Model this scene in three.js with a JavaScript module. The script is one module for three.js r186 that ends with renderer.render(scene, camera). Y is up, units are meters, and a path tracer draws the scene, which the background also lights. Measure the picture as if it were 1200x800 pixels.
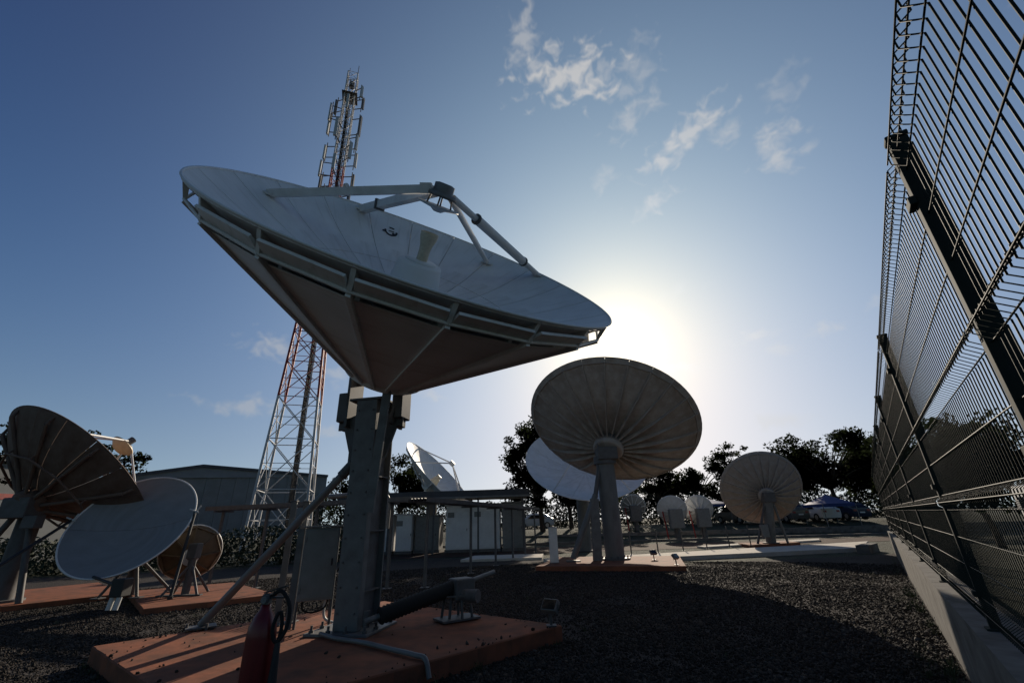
import * as THREE from 'three';
import { mergeGeometries, toCreasedNormals } from 'three/addons/utils/BufferGeometryUtils.js';
import { RoundedBoxGeometry } from 'three/addons/geometries/RoundedBoxGeometry.js';
import { ImprovedNoise } from 'three/addons/math/ImprovedNoise.js';

// ---------------------------------------------------------------- camera, sky, sun, exposure
const V = (x, y, z) => new THREE.Vector3(x, y, z);
const scene = new THREE.Scene();
const camera = new THREE.PerspectiveCamera(76.54, 1024 / 682, 0.05, 2000);
camera.position.set(0, 1.55, 0);
{
  const pitch = THREE.MathUtils.degToRad(22.689), roll = THREE.MathUtils.degToRad(-1.89);
  const fw = V(0, Math.sin(pitch), -Math.cos(pitch)), up0 = V(0, Math.cos(pitch), Math.sin(pitch)), r0 = V(1, 0, 0);
  const c = Math.cos(roll), s = Math.sin(roll);
  const right = r0.clone().multiplyScalar(c).addScaledVector(up0, s), up = r0.clone().multiplyScalar(-s).addScaledVector(up0, c);
  camera.quaternion.setFromRotationMatrix(new THREE.Matrix4().makeBasis(right, up, fw.clone().negate()));
}
const renderer = new THREE.WebGLRenderer({ antialias: true });
renderer.setSize(1024, 682);
renderer.toneMapping = THREE.LinearToneMapping;
const EXPOSURE = 2.0;
renderer.toneMappingExposure = EXPOSURE;
renderer.shadowMap.enabled = true;
const SUN = V(0.2369, 0.3533, -0.905).normalize();
const sun = new THREE.DirectionalLight(new THREE.Color(1.0, 0.87, 0.7), 2.4);
sun.position.copy(SUN).multiplyScalar(120);
sun.target.position.set(0, 0, -15);
sun.position.add(sun.target.position);
sun.castShadow = true;
sun.shadow.mapSize.set(4096, 4096);
Object.assign(sun.shadow.camera, { left: -70, right: 70, top: 70, bottom: -70, near: 1, far: 300 });
scene.add(sun, sun.target);

const noise = new ImprovedNoise();
function fbm(x, y, z, oct = 5) {
  let s = 0, a = 0.5;
  for (let i = 0; i < oct; i++) { s += a * noise.noise(x, y, z); x = x * 2.03 + 5.1; y = y * 2.03 + 1.7; z = z * 2.03 + 3.3; a *= 0.5; }
  return s;
}
function rngOf(seed) { let a = seed >>> 0; return () => { a = (a + 0x6d2b79f5) | 0; let t = Math.imul(a ^ (a >>> 15), 1 | a); t = (t + Math.imul(t ^ (t >>> 7), 61 | t)) ^ t; return ((t ^ (t >>> 14)) >>> 0) / 4294967296; }; }
{ // the sky: clear blue air, bright round the sun and towards the horizon, with a few torn clouds
  const W = 3072, H = 1536, data = new Float32Array(W * H * 4);
  // clouds: azimuth (degrees, from -z towards +x), elevation, half width, half height, tilt, strength, seed
  const R = rngOf(5), clouds = CLOUDS();
  function CLOUDS() {
    const c = [
      [13.4, 52.8, 5.0, 2.7, -0.15, 0.95, 1], [4.4, 57.2, 1.7, 3.4, 0.25, 0.55, 2], [24.0, 52.2, 1.7, 3.2, -0.9, 0.35, 3],
      [28.7, 43.4, 4.6, 1.6, 0.42, 0.7, 4], [35.0, 42.4, 1.7, 1.4, 0.5, 0.5, 22], [39.3, 38.6, 2.3, 2.0, 0.5, 0.6, 5], [42.6, 43.4, 1.8, 1.5, 0.2, 0.3, 6],
      [22.6, 37.4, 2.6, 1.3, 0.35, 0.5, 7], [15.7, 41.6, 1.7, 1.2, 0.4, 0.3, 8], [21.9, 47.4, 2.8, 1.5, 0.45, 0.45, 15],
      [30.8, 19.3, 2.3, 1.0, 0.05, 0.55, 9], [37.9, 18.5, 1.6, 0.9, 0.3, 0.5, 10], [33.2, 17.1, 1.6, 0.7, 0, 0.35, 16],
      [32.4, 9.7, 3.0, 0.8, 0, 0.45, 11], [-31.0, 20.1, 2.6, 1.3, 0.0, 0.5, 12], [-32.8, 13.1, 4.2, 0.9, 0.03, 0.45, 13], [-22.8, 10.5, 2.8, 0.7, 0.0, 0.35, 17],
      [-23.2, 17.5, 2.8, 1.5, 0, 0.4, 18], [-11.8, 16.0, 2.2, 1.0, 0, 0.4, 14], [22.9, 17.2, 2.2, 0.9, 0, 0.4, 19], [43.4, 20.1, 1.1, 0.7, 0, 0.3, 20], [24.3, 26.5, 2.0, 1.0, 0.3, 0.2, 21],
    ];
    for (let i = 0; i < 40; i++) { const a = 60 + R() * 240, e = 8 + R() * 55; c.push([a, e, 1.5 + R() * 4, 0.8 + R() * 1.6, R() - 0.5, 0.3 + R() * 0.6, 30 + i]); }
    return c;
  }
  const byCol = Array.from({ length: 72 }, () => []);
  for (const c of clouds) for (let b = 0; b < 72; b++) {
    const mid = b * 5 + 2.5; let d = Math.abs(((c[0] % 360) + 360) % 360 - mid); if (d > 180) d = 360 - d;
    if (d * Math.cos(c[1] * Math.PI / 180) < Math.max(c[2], c[3]) * 2.2 + 6) byCol[b].push(c);
  }
  for (let row = 0; row < H; row++) {
    const el = ((row + 0.5) / H - 0.5) * Math.PI, y = Math.sin(el), ce = Math.cos(el), eld = el * 180 / Math.PI;
    for (let col = 0; col < W; col++) {
      const o = (row * W + col) * 4; data[o + 3] = 1;
      if (eld < -0.2) { data[o] = 0.05 / EXPOSURE; data[o + 1] = 0.05 / EXPOSURE; data[o + 2] = 0.045 / EXPOSURE; continue; }
      const a = ((col + 0.5) / W - 0.5) * 2 * Math.PI, x = Math.cos(a) * ce, z = Math.sin(a) * ce;
      const g = Math.acos(Math.min(1, x * SUN.x + y * SUN.y + z * SUN.z)) * 180 / Math.PI;
      const up = Math.max(0, eld), h = Math.exp(-up / 10), e = Math.exp(-((up / 34) ** 2)), f = Math.exp(-((g / 42) ** 2)), w = Math.exp(-g / 36), m = Math.exp(-g / 18), n = Math.exp(-g / 10), l = m * Math.exp(-up / 20), q = Math.exp(-g / 1.8);
      let r_ = 0.008 + 0.31 * h + 0.225 * f + 1.1 * n + 1.1 * l + 1.5 * q, g_ = 0.016 + 0.36 * h + 0.075 * e + 0.345 * f + 0.185 * m + 0.78 * n + 0.24 * l + 1.4 * q, b_ = 0.036 + 0.18 * h + 0.20 * e + 0.29 * f + 0.44 * w + 0.16 * n + 1.3 * q;
      const azd = (Math.atan2(x, -z) * 180 / Math.PI + 360) % 360;
      let d = 0;
      for (const c of byCol[Math.floor(azd / 5) % 72]) {
        let du = azd - ((c[0] % 360) + 360) % 360; if (du > 180) du -= 360; if (du < -180) du += 360;
        du *= Math.cos(c[1] * Math.PI / 180); const dv = eld - c[1];
        const ct = Math.cos(c[4]), st = Math.sin(c[4]), p = (du * ct + dv * st) / c[2], s = (-du * st + dv * ct) / c[3];
        const rr = p * p + s * s;
        if (rr > 4) continue;
        const k = 0.42, w1 = fbm(du * k + c[6] * 7.3, dv * k, c[6], 3) * 1.6, w2 = fbm(du * k + 40 + c[6] * 3.1, dv * k, c[6], 3) * 1.6;
        const ff = fbm((du + w1) * 0.55 + c[6] * 11.7, (dv + w2) * 0.75, c[6] * 1.7, 6);
        const v = 1.02 - Math.sqrt(rr) * 0.85 + ff * 2.0;
        if (v > 0) d = Math.max(d, Math.min(1, v * 0.95) * c[5]);
      }
      if (d > 0) {
        d = d * d * (3 - 2 * d) * 0.5 + d * 0.5;
        const glow = 0.45 + 0.5 * m + 0.6 * n, k = Math.min(0.92, d);
        r_ = r_ * (1 - k) + k * glow * 0.98; g_ = g_ * (1 - k) + k * glow * 0.985; b_ = b_ * (1 - k) + k * glow * 1.0;
      }
      data[o] = r_ / EXPOSURE; data[o + 1] = g_ / EXPOSURE; data[o + 2] = b_ / EXPOSURE;
    }
  }
  const t = new THREE.DataTexture(data, W, H, THREE.RGBAFormat, THREE.FloatType);
  t.mapping = THREE.EquirectangularReflectionMapping; t.magFilter = THREE.LinearFilter; t.needsUpdate = true;
  scene.background = t; scene.environment = t;
}

// ---------------------------------------------------------------- helpers
const names = new Map();
const numbered = (n) => { const k = names.get(n) ?? 0; names.set(n, k + 1); return k ? `${n}_${String(k).padStart(3, '0')}` : n; };
function tag(o, label, category, group) { Object.assign(o.userData, { label, category }); if (group) o.userData.group = group; return o; }
function thing(name, label, category, base = [0, 0, 0], group) {
  const o = new THREE.Group(); o.name = numbered(name); o.position.set(...base); scene.add(o); tag(o, label, category, group); return o;
}
function structure(name, geo, m) { const o = new THREE.Mesh(geo, m); o.name = numbered(name); o.userData.kind = 'structure'; o.castShadow = o.receiveShadow = true; scene.add(o); return o; }
function part(parent, name, geo, m, pos, quat) {
  const o = new THREE.Mesh(geo, m); o.name = name; o.castShadow = o.receiveShadow = true;
  if (pos) o.position.copy(pos); if (quat) o.quaternion.copy(quat);
  parent.add(o); return o;
}
const group = (parent, name) => { const o = new THREE.Group(); o.name = name; parent.add(o); return o; };
const UPV = V(0, 1, 0), cylCache = new Map();
const unitCyl = (seg) => { if (!cylCache.has(seg)) cylCache.set(seg, new THREE.CylinderGeometry(1, 1, 1, seg)); return cylCache.get(seg); };
const unitBox = new THREE.BoxGeometry(1, 1, 1);
// a round bar from a to b (in the parent's axes), its geometry shared
function rod(parent, name, a, b, r, m, seg = 6) {
  const d = b.clone().sub(a), o = part(parent, name, unitCyl(seg), m, a.clone().add(b).multiplyScalar(0.5));
  o.quaternion.setFromUnitVectors(UPV, d.clone().normalize()); o.scale.set(r, d.length(), r); return o;
}
// a flat bar w by t, its wide side turned towards `facing`
function beam(parent, name, a, b, w, t, m, facing = V(0, 0, 1)) {
  const d = b.clone().sub(a), L = d.length(), Y = d.clone().normalize(), X = new THREE.Vector3().crossVectors(Y, facing).normalize(), Z = new THREE.Vector3().crossVectors(X, Y);
  const o = part(parent, name, boxG(w, L, t), m, a.clone().add(b).multiplyScalar(0.5));
  o.quaternion.setFromRotationMatrix(new THREE.Matrix4().makeBasis(X, Y, Z)); return o;
}
function boxG(w, h, d, bevel = 0) { // uv in metres
  const g = bevel ? new RoundedBoxGeometry(w, h, d, 1, bevel) : new THREE.BoxGeometry(w, h, d);
  return boxUV(g);
}
function boxUV(g) {
  const p = g.attributes.position, n = g.attributes.normal, uv = g.attributes.uv ?? new THREE.BufferAttribute(new Float32Array(p.count * 2), 2);
  for (let i = 0; i < p.count; i++) {
    const ax = Math.abs(n.getX(i)), ay = Math.abs(n.getY(i)), az = Math.abs(n.getZ(i));
    if (ay >= ax && ay >= az) uv.setXY(i, p.getX(i), p.getZ(i)); else if (ax >= az) uv.setXY(i, p.getZ(i), p.getY(i)); else uv.setXY(i, p.getX(i), p.getY(i));
  }
  g.setAttribute('uv', uv); return g;
}
function tube(points, r, seg = 6, n = 24) { return new THREE.TubeGeometry(new THREE.CatmullRomCurve3(points), n, r, seg); }
function poly(pts, y0, y1) { // upright prism over a plan of [x, z] points
  const s = new THREE.Shape(pts.map(([x, z]) => new THREE.Vector2(x, -z)));
  const g = new THREE.ExtrudeGeometry(s, { depth: y1 - y0, bevelEnabled: false }); g.rotateX(-Math.PI / 2); g.translate(0, y0, 0); return boxUV(g);
}
// ---------------------------------------------------------------- materials
const toS = (v) => { v = Math.max(0, Math.min(1, v)); return Math.round(255 * (v <= 0.0031308 ? 12.92 * v : 1.055 * Math.pow(v, 1 / 2.4) - 0.055)); };
// tiling noise texture; f(x, y) in 0..1 gives a linear colour, px metres per repeat
function tex(size, f, metres, srgb = true) {
  const d = new Uint8Array(size * size * 4);
  for (let j = 0; j < size; j++) for (let i = 0; i < size; i++) {
    const c = f(i / size, j / size), o = (j * size + i) * 4;
    for (let k = 0; k < 3; k++) d[o + k] = srgb ? toS(c[k]) : Math.round(255 * Math.max(0, Math.min(1, c[k])));
    d[o + 3] = 255;
  }
  const t = new THREE.DataTexture(d, size, size); if (srgb) t.colorSpace = THREE.SRGBColorSpace;
  t.wrapS = t.wrapT = THREE.RepeatWrapping; t.magFilter = THREE.LinearFilter; t.minFilter = THREE.LinearMipmapLinearFilter; t.generateMipmaps = true;
  t.repeat.set(1 / metres, 1 / metres); t.needsUpdate = true; return t;
}
// noise that tiles: circle map in 4-D is too slow, so blend two copies
const FS = 256, fields = new Map();
function field(k, oct) { // one tiling noise field per coarseness, shared and shifted
  const key = k + '/' + oct; if (fields.has(key)) return fields.get(key);
  const f = new Float32Array(FS * FS), n = (u, v) => fbm(u * k + 0.37, v * k + 0.71, k * 1.3 + 0.2, oct);
  for (let j = 0; j < FS; j++) for (let i = 0; i < FS; i++) { const x = i / FS, y = j / FS; f[j * FS + i] = n(x, y) * (1 - x) * (1 - y) + n(x - 1, y) * x * (1 - y) + n(x, y - 1) * (1 - x) * y + n(x - 1, y - 1) * x * y; }
  fields.set(key, f); return f;
}
const tile = (x, y, k, seed, oct = 4) => { const f = field(k, oct), i = Math.floor((x + seed * 0.377) * FS) & (FS - 1), j = Math.floor((y + seed * 0.691) * FS) & (FS - 1); return f[j * FS + i]; };
const matte = (o) => new THREE.MeshPhysicalMaterial({ specularIntensity: 0.25, ...o });
const std = (o) => new THREE.MeshStandardMaterial(o);
const lin = (r, g, b) => new THREE.Color().setRGB(r, g, b);
function stained(base, dirt, amount, metres, seed, k = 6) {
  return tex(256, (x, y) => { const n = tile(x, y, k, seed) * 1.6 + tile(x, y, 27, seed + 9, 3) * 0.5, w = Math.max(0, Math.min(1, 0.5 + n)) * amount; return [0, 1, 2].map((i) => base[i] * (1 - w) + dirt[i] * w); }, metres);
}
const grainBump = (k, seed) => tex(256, (x, y) => { const v = 0.5 + tile(x, y, k, seed, 4) * 0.9; return [v, v, v]; }, 1, false);
const bumpFine = grainBump(24, 3), bumpCoarse = grainBump(8, 8);
const MAT = {
  dishFront: std({ map: tex(256, (x, y) => { const n = 0.5 + tile(x, y, 6, 1.3) * 1.5, st = Math.max(0, tile(x * 0.12 + 0.3, y, 27, 4.4, 3) * 2.6 + tile(x, y, 6, 8.1) * 0.8 - 0.12), k = Math.min(1, Math.max(0, n) * 0.45 + st * 0.5); return [0.76 - 0.27 * k, 0.76 - 0.285 * k, 0.755 - 0.31 * k]; }, 2.2), roughness: 0.6, bumpMap: bumpFine, bumpScale: 0.001 }),
  steel: std({ map: stained([0.2, 0.205, 0.21], [0.12, 0.105, 0.095], 0.7, 1.2, 2.2), roughness: 0.55, metalness: 0.25 }),
  steelDark: std({ map: stained([0.12, 0.12, 0.125], [0.07, 0.06, 0.055], 0.8, 1.0, 3.7), roughness: 0.65, metalness: 0.2 }),
  column: std({ map: stained([0.155, 0.158, 0.16], [0.085, 0.08, 0.075], 0.75, 1.1, 12.2), roughness: 0.6 }),
  white: std({ map: stained([0.7, 0.7, 0.69], [0.46, 0.44, 0.41], 0.5, 1.4, 5.5), roughness: 0.5 }),
  cabinet: std({ map: stained([0.22, 0.225, 0.22], [0.13, 0.12, 0.11], 0.5, 0.9, 7.5), roughness: 0.55 }),
  feed: std({ map: stained([0.62, 0.56, 0.42], [0.4, 0.34, 0.24], 0.6, 0.4, 8.8), roughness: 0.5 }),
  subCream: std({ map: stained([0.72, 0.58, 0.38], [0.5, 0.38, 0.24], 0.5, 0.5, 9.4), roughness: 0.5 }),
  dishGrey: std({ map: stained([0.24, 0.255, 0.27], [0.16, 0.16, 0.16], 0.5, 1.8, 1.9), roughness: 0.6 }),
  greyDish: std({ map: stained([0.37, 0.35, 0.335], [0.22, 0.18, 0.155], 0.8, 2.2, 4.1), roughness: 0.75, side: THREE.DoubleSide }),
  rustBack: std({ map: stained([0.17, 0.12, 0.095], [0.1, 0.055, 0.038], 0.9, 1.6, 8.2), roughness: 0.8, side: THREE.DoubleSide }),
  wallFace: matte({ map: stained([0.19, 0.182, 0.17], [0.09, 0.083, 0.076], 0.95, 1.4, 3.3, 6), roughness: 0.92, bumpMap: bumpCoarse, bumpScale: 0.006 }),
  black: std({ color: lin(0.018, 0.018, 0.02), roughness: 0.6 }),
  rubber: std({ color: lin(0.012, 0.012, 0.012), roughness: 0.85, bumpMap: bumpFine, bumpScale: 0.002 }),
  red: std({ map: stained([0.17, 0.008, 0.01], [0.09, 0.006, 0.007], 0.6, 0.5, 1.9), roughness: 0.35 }),
  towerRed: std({ map: stained([0.42, 0.03, 0.02], [0.22, 0.03, 0.02], 0.8, 2, 2.9), roughness: 0.6 }),
  towerWhite: std({ map: stained([0.62, 0.62, 0.63], [0.4, 0.38, 0.36], 0.8, 2, 3.9), roughness: 0.6 }),
  fence: matte({ color: lin(0.012, 0.018, 0.016), roughness: 0.6 }),
  fencePost: new THREE.MeshPhysicalMaterial({ map: stained([0.016, 0.024, 0.021], [0.028, 0.03, 0.028], 0.6, 0.6, 4.9), roughness: 0.8, specularIntensity: 0.3 }),
  concrete: matte({ map: stained([0.21, 0.2, 0.19], [0.09, 0.082, 0.075], 0.9, 1.6, 6.6, 6), roughness: 0.9, bumpMap: bumpCoarse, bumpScale: 0.006 }),
  path: matte({ map: stained([0.66, 0.61, 0.54], [0.45, 0.4, 0.33], 0.8, 2.6, 7.7, 6), roughness: 0.92, bumpMap: bumpCoarse, bumpScale: 0.008 }),
  pad: matte({ map: stained([0.29, 0.105, 0.058], [0.125, 0.062, 0.042], 0.95, 2.4, 10.3, 7), roughness: 0.85, bumpMap: bumpCoarse, bumpScale: 0.006 }),
  gravelBed: matte({ map: tex(256, (x, y) => { const n = tile(x, y, 60, 2.7, 3), c = tile(x, y, 6, 5.7, 4), v = 0.042 + n * 0.05 + c * 0.02; return [v * 1.12, v * 0.97, v * 0.9]; }, 2.0), roughness: 0.95, bumpMap: tex(256, (x, y) => { const v = 0.5 + tile(x, y, 60, 7.9, 3) * 1.1; return [v, v, v]; }, 2.0, false), bumpScale: 0.05 }),
  soil: matte({ map: stained([0.085, 0.045, 0.032], [0.045, 0.034, 0.027], 1, 3.0, 11.3, 8), roughness: 0.95, bumpMap: bumpCoarse, bumpScale: 0.03 }),
  grass: std({ map: tex(256, (x, y) => { const n = tile(x, y, 40, 3.4, 4), c = tile(x, y, 5, 1.4, 4), v = 0.024 + n * 0.03; return [v * (1 + c * 0.7), v * 1.25, v * 0.5]; }, 5), roughness: 0.95, bumpMap: bumpFine, bumpScale: 0.08 }),
  asphalt: matte({ map: stained([0.05, 0.05, 0.052], [0.075, 0.07, 0.065], 0.9, 3, 13.2, 9), roughness: 0.9 }),
  foliage: std({ color: lin(0.035, 0.05, 0.02), roughness: 0.8, side: THREE.DoubleSide }),
  foliage2: std({ color: lin(0.028, 0.04, 0.018), roughness: 0.8, side: THREE.DoubleSide }),
  bark: std({ color: lin(0.05, 0.038, 0.028), roughness: 0.95 }),
  wall: std({ map: stained([0.2, 0.21, 0.21], [0.14, 0.14, 0.135], 0.7, 6, 14.4), roughness: 0.85 }),
  wallWhite: std({ map: stained([0.8, 0.8, 0.8], [0.56, 0.55, 0.54], 0.6, 3, 15.5), roughness: 0.75 }),
  roofDark: std({ map: stained([0.06, 0.062, 0.07], [0.035, 0.035, 0.04], 0.8, 3, 16.6), roughness: 0.6 }),
  beige: std({ map: stained([0.42, 0.34, 0.28], [0.3, 0.24, 0.2], 0.6, 2, 17.7), roughness: 0.85 }),
  blue: std({ color: lin(0.018, 0.04, 0.17), roughness: 0.7, side: THREE.DoubleSide }),
  carWhite: std({ color: lin(0.68, 0.68, 0.68), roughness: 0.25 }),
  carGrey: std({ color: lin(0.16, 0.15, 0.14), roughness: 0.28, metalness: 0.4 }),
  carBlue: std({ color: lin(0.02, 0.035, 0.07), roughness: 0.25, metalness: 0.2 }),
  glass: std({ color: lin(0.012, 0.014, 0.016), roughness: 0.06 }),
  tyre: std({ color: lin(0.015, 0.015, 0.015), roughness: 0.9 }),
  alloy: std({ color: lin(0.4, 0.4, 0.4), roughness: 0.35, metalness: 0.8 }),
  lampRed: std({ color: lin(0.3, 0.01, 0.01), roughness: 0.3 }),
  plastic: std({ color: lin(0.5, 0.51, 0.5), roughness: 0.5 }),
  gold: std({ map: stained([0.17, 0.115, 0.065], [0.08, 0.055, 0.035], 0.8, 0.8, 18.8), roughness: 0.7 }),
  yellow: std({ color: lin(0.55, 0.45, 0.04), roughness: 0.6 }),
};
MAT.dishFront.side = THREE.DoubleSide;

// ---------------------------------------------------------------- ground, road, paths, pads
const rise = (x, z) => { // the lawn beyond the road climbs a little, the yard is level
  const t = Math.max(0, Math.min(1, (-z - 35) / 9)); return 0.85 * t * t * (3 - 2 * t);
};
{
  const g = new THREE.PlaneGeometry(1200, 1200, 1, 1);
  const xs = [-700, -200, -80, -40, -20, 0, 20, 40, 60, 100, 250, 700], zs = [300, 60, 20, 0, -10, -20, -30, -34, -35, -36, -37, -38, -39, -40, -41, -42, -43, -44, -46, -60, -100, -200, -400, -800];
  const pos = [], uv = [], idx = [];
  zs.forEach((z) => xs.forEach((x) => { pos.push(x, rise(x, z) - 0.012, z); uv.push(x, z); }));
  for (let j = 0; j < zs.length - 1; j++) for (let i = 0; i < xs.length - 1; i++) { const a = j * xs.length + i, b = a + 1, c = a + xs.length, d = c + 1; idx.push(a, b, c, b, d, c); }
  g.dispose();
  const G = new THREE.BufferGeometry(); G.setAttribute('position', new THREE.Float32BufferAttribute(pos, 3)); G.setAttribute('uv', new THREE.Float32BufferAttribute(uv, 2)); G.setIndex(idx); G.computeVertexNormals();
  structure('ground', G, MAT.grass);
}
const sheet = (name, pts, y, m) => { const s = new THREE.ShapeGeometry(new THREE.Shape(pts.map(([x, z]) => new THREE.Vector2(x, -z)))); s.rotateX(-Math.PI / 2); s.translate(0, y, 0); return structure(name, boxUV(s), m); };
// fence line: direction and normal in plan
const FA = 0.644, FD = V(Math.sin(FA), 0, -Math.cos(FA)), FN = V(Math.cos(FA), 0, Math.sin(FA));
const onFence = (along, lat, y) => FD.clone().multiplyScalar(along).addScaledVector(FN, lat).setY(y);
const fp = (a, l) => { const p = onFence(a, l, 0); return [p.x, p.z]; };
sheet('gravel_yard', [fp(-8, 0.36), fp(23.5, 0.36), [-4, -15.6], [-4, -24], [-22, -20], [-26, 4], [-6, 8]], 0, MAT.gravelBed);
sheet('gravel_yard', [[-4.01, -15.61], [5.2, -17.3], [5.2, -20.2], [-4.01, -24]], 0.002, MAT.gravelBed);
sheet('soil_strip', [[-12, -24.2], [24, -26.5], [26, -30.5], [-12, -31.5]], 0.0, MAT.soil);
structure('road', poly([[-40, -38.2], [60, -29.5], [60, -33.2], [-40, -43.5]].map(([x, z]) => [x, z]), -0.05, 0.02), MAT.asphalt);
structure('kerb', poly([[-40, -37.9], [60, -29.2], [60, -29.5], [-40, -38.2]], -0.05, 0.14), MAT.concrete);
structure('kerb', poly([[-40, -43.5], [60, -33.2], [60, -33.5], [-40, -43.8]], 0.0, 0.5), MAT.concrete);
structure('concrete_path', poly([[1.2, -18.0], [14.2, -20.1], [17.6, -24.2], [5.0, -20.5], [1.0, -20.0]], -0.05, 0.14), MAT.path);
structure('concrete_path', poly([[-2.6, -21.4], [1.0, -21.2], [1.2, -23.6], [-2.2, -23.8]], -0.05, 0.1), MAT.path);
structure('concrete_path', poly([[9.5, -24.6], [17.2, -27.4], [18.2, -29.0], [9.5, -25.6]], -0.05, 0.1), MAT.path);
const PAD_TOP = 0.2;
const padL = [-5.74, -6.82], padB = [-2.69, -9.82], padR = [0.56, -7.17], padF = [-2.49, -4.17];
function pad(name, pts, top, label) { // a plinth with a slightly bevelled edge
  const rough = [], RR = rngOf(Math.round(top * 1000 + pts[0][0] * 10) + 400);
  pts.forEach((p, i) => { const q = pts[(i + 1) % pts.length], n = Math.max(2, Math.round(Math.hypot(q[0] - p[0], q[1] - p[1]) / 0.14)); for (let k = 0; k < n; k++) { const t = k / n, j = k ? 0.008 : 0.02, c = RR() < 0.06 ? 0.03 : 0; rough.push([p[0] + (q[0] - p[0]) * t + (RR() - 0.5) * (j + c), p[1] + (q[1] - p[1]) * t + (RR() - 0.5) * (j + c)]); } });
  const s = new THREE.Shape(rough.map(([x, z]) => new THREE.Vector2(x, -z)));
  const g = new THREE.ExtrudeGeometry(s, { depth: top + 0.06, bevelEnabled: true, bevelSize: 0.014, bevelThickness: 0.014, bevelOffset: -0.014, bevelSegments: 1 });
  g.rotateX(-Math.PI / 2); g.translate(0, -0.074, 0);
  return structure(name, boxUV(g), MAT.pad);
}
pad('concrete_pad', [padL, padF, padR, padB], PAD_TOP);
pad('concrete_pad', [[0.55, -16.6], [5.15, -15.05], [6.3, -19.0], [1.6, -20.4]].map(([x, z]) => [x, z]), 0.15);
pad('concrete_pad', [[-15.5, -14.2], [-12.0, -11.4], [-10.6, -13.2], [-14.2, -16.4]], 0.12);
pad('concrete_pad', [[-10.9, -13.6], [-7.9, -10.4], [-5.9, -12.0], [-8.8, -15.0]], 0.12);
pad('concrete_pad', [[11.6, -24.1], [14.6, -24.9], [14.9, -26.6], [11.9, -26.0]], 0.15);

// ---------------------------------------------------------------- gravel stones, too many to count
{
  const R = rngOf(77), inPoly = (x, z, p) => { let c = false; for (let i = 0, j = p.length - 1; i < p.length; j = i++) if ((p[i][1] > z) !== (p[j][1] > z) && x < (p[j][0] - p[i][0]) * (z - p[i][1]) / (p[j][1] - p[i][1]) + p[i][0]) c = !c; return c; };
  const avoid = [[padL, padF, padR, padB], [[0.5, -16.65], [5.2, -15.0], [6.35, -19.0], [1.55, -20.45]], [[-15.5, -14.2], [-12.0, -11.4], [-10.6, -13.2], [-14.2, -16.4]], [[-10.9, -13.6], [-7.9, -10.4], [-5.9, -12.0], [-8.8, -15.0]], [[1.2, -18.0], [14.2, -20.1], [17.6, -24.2], [5.0, -20.5], [1.0, -20.0]]];
  const stone = new THREE.IcosahedronGeometry(1, 0); { const p = stone.attributes.position; const seen = {}; for (let i = 0; i < p.count; i++) { const k = [p.getX(i), p.getY(i), p.getZ(i)].map((v) => v.toFixed(3)).join(); const s = seen[k] ??= 0.75 + R() * 0.5; p.setXYZ(i, p.getX(i) * s, p.getY(i) * s * 0.7, p.getZ(i) * s); } stone.computeVertexNormals(); }
  const N = 230000, im = new THREE.InstancedMesh(stone, matte({ color: 0xffffff, roughness: 0.85 }), N), M = new THREE.Matrix4(), q = new THREE.Quaternion(), e = new THREE.Euler(), c = new THREE.Color();
  let k = 0;
  while (k < N) {
    const d = 1.2 + R() * 18, a = (R() * 2 - 1) * 1.0, x = Math.sin(a) * d, z = -Math.cos(a) * d;
    const lat = x * FN.x + z * FN.z; if (lat > 0.33 || z > -1) continue;
    let lift = 0;
    const on = avoid.findIndex((p) => inPoly(x, z, p));
    if (on > 0) continue;
    if (on === 0) { // a few stones kicked up onto the pad, mostly near its edge
      let e = 9; for (let i = 0; i < 4; i++) { const a0 = avoid[0][i], a1 = avoid[0][(i + 1) % 4], dx = a1[0] - a0[0], dz = a1[1] - a0[1]; e = Math.min(e, Math.abs((x - a0[0]) * dz - (z - a0[1]) * dx) / Math.hypot(dx, dz)); }
      if (R() > 0.05 * Math.exp(-e / 0.12) + 0.0012) continue; lift = PAD_TOP;
    }
    const patch = fbm(x * 0.55, 3.1, z * 0.55, 3), big = R() < 0.012 ? 0.02 : 0;
    if (patch < -0.22 && R() < 0.45) continue;
    const s = (0.0075 + R() * R() * 0.017 + big * R()) * (1 + patch * 0.9);
    M.compose(V(x, s * 0.25 + 0.002 + lift, z), q.setFromEuler(e.set(R() * 6, R() * 6, R() * 6)), V(s * (0.8 + R() * 0.6), s, s * (0.8 + R() * 0.6)));
    im.setMatrixAt(k, M); const v = (0.022 + R() * R() * 0.055) * (1 + patch * 0.8), w = R(); im.setColorAt(k, c.setRGB(v * (1.05 + 0.3 * w), v, v * (0.95 - 0.2 * w))); k++;
  }
  im.name = 'gravel_stones'; im.userData.kind = 'stuff'; im.userData.label = 'loose dark brown gravel stones covering the yard'; im.userData.category = 'gravel'; im.castShadow = im.receiveShadow = true; scene.add(im);
}

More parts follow.
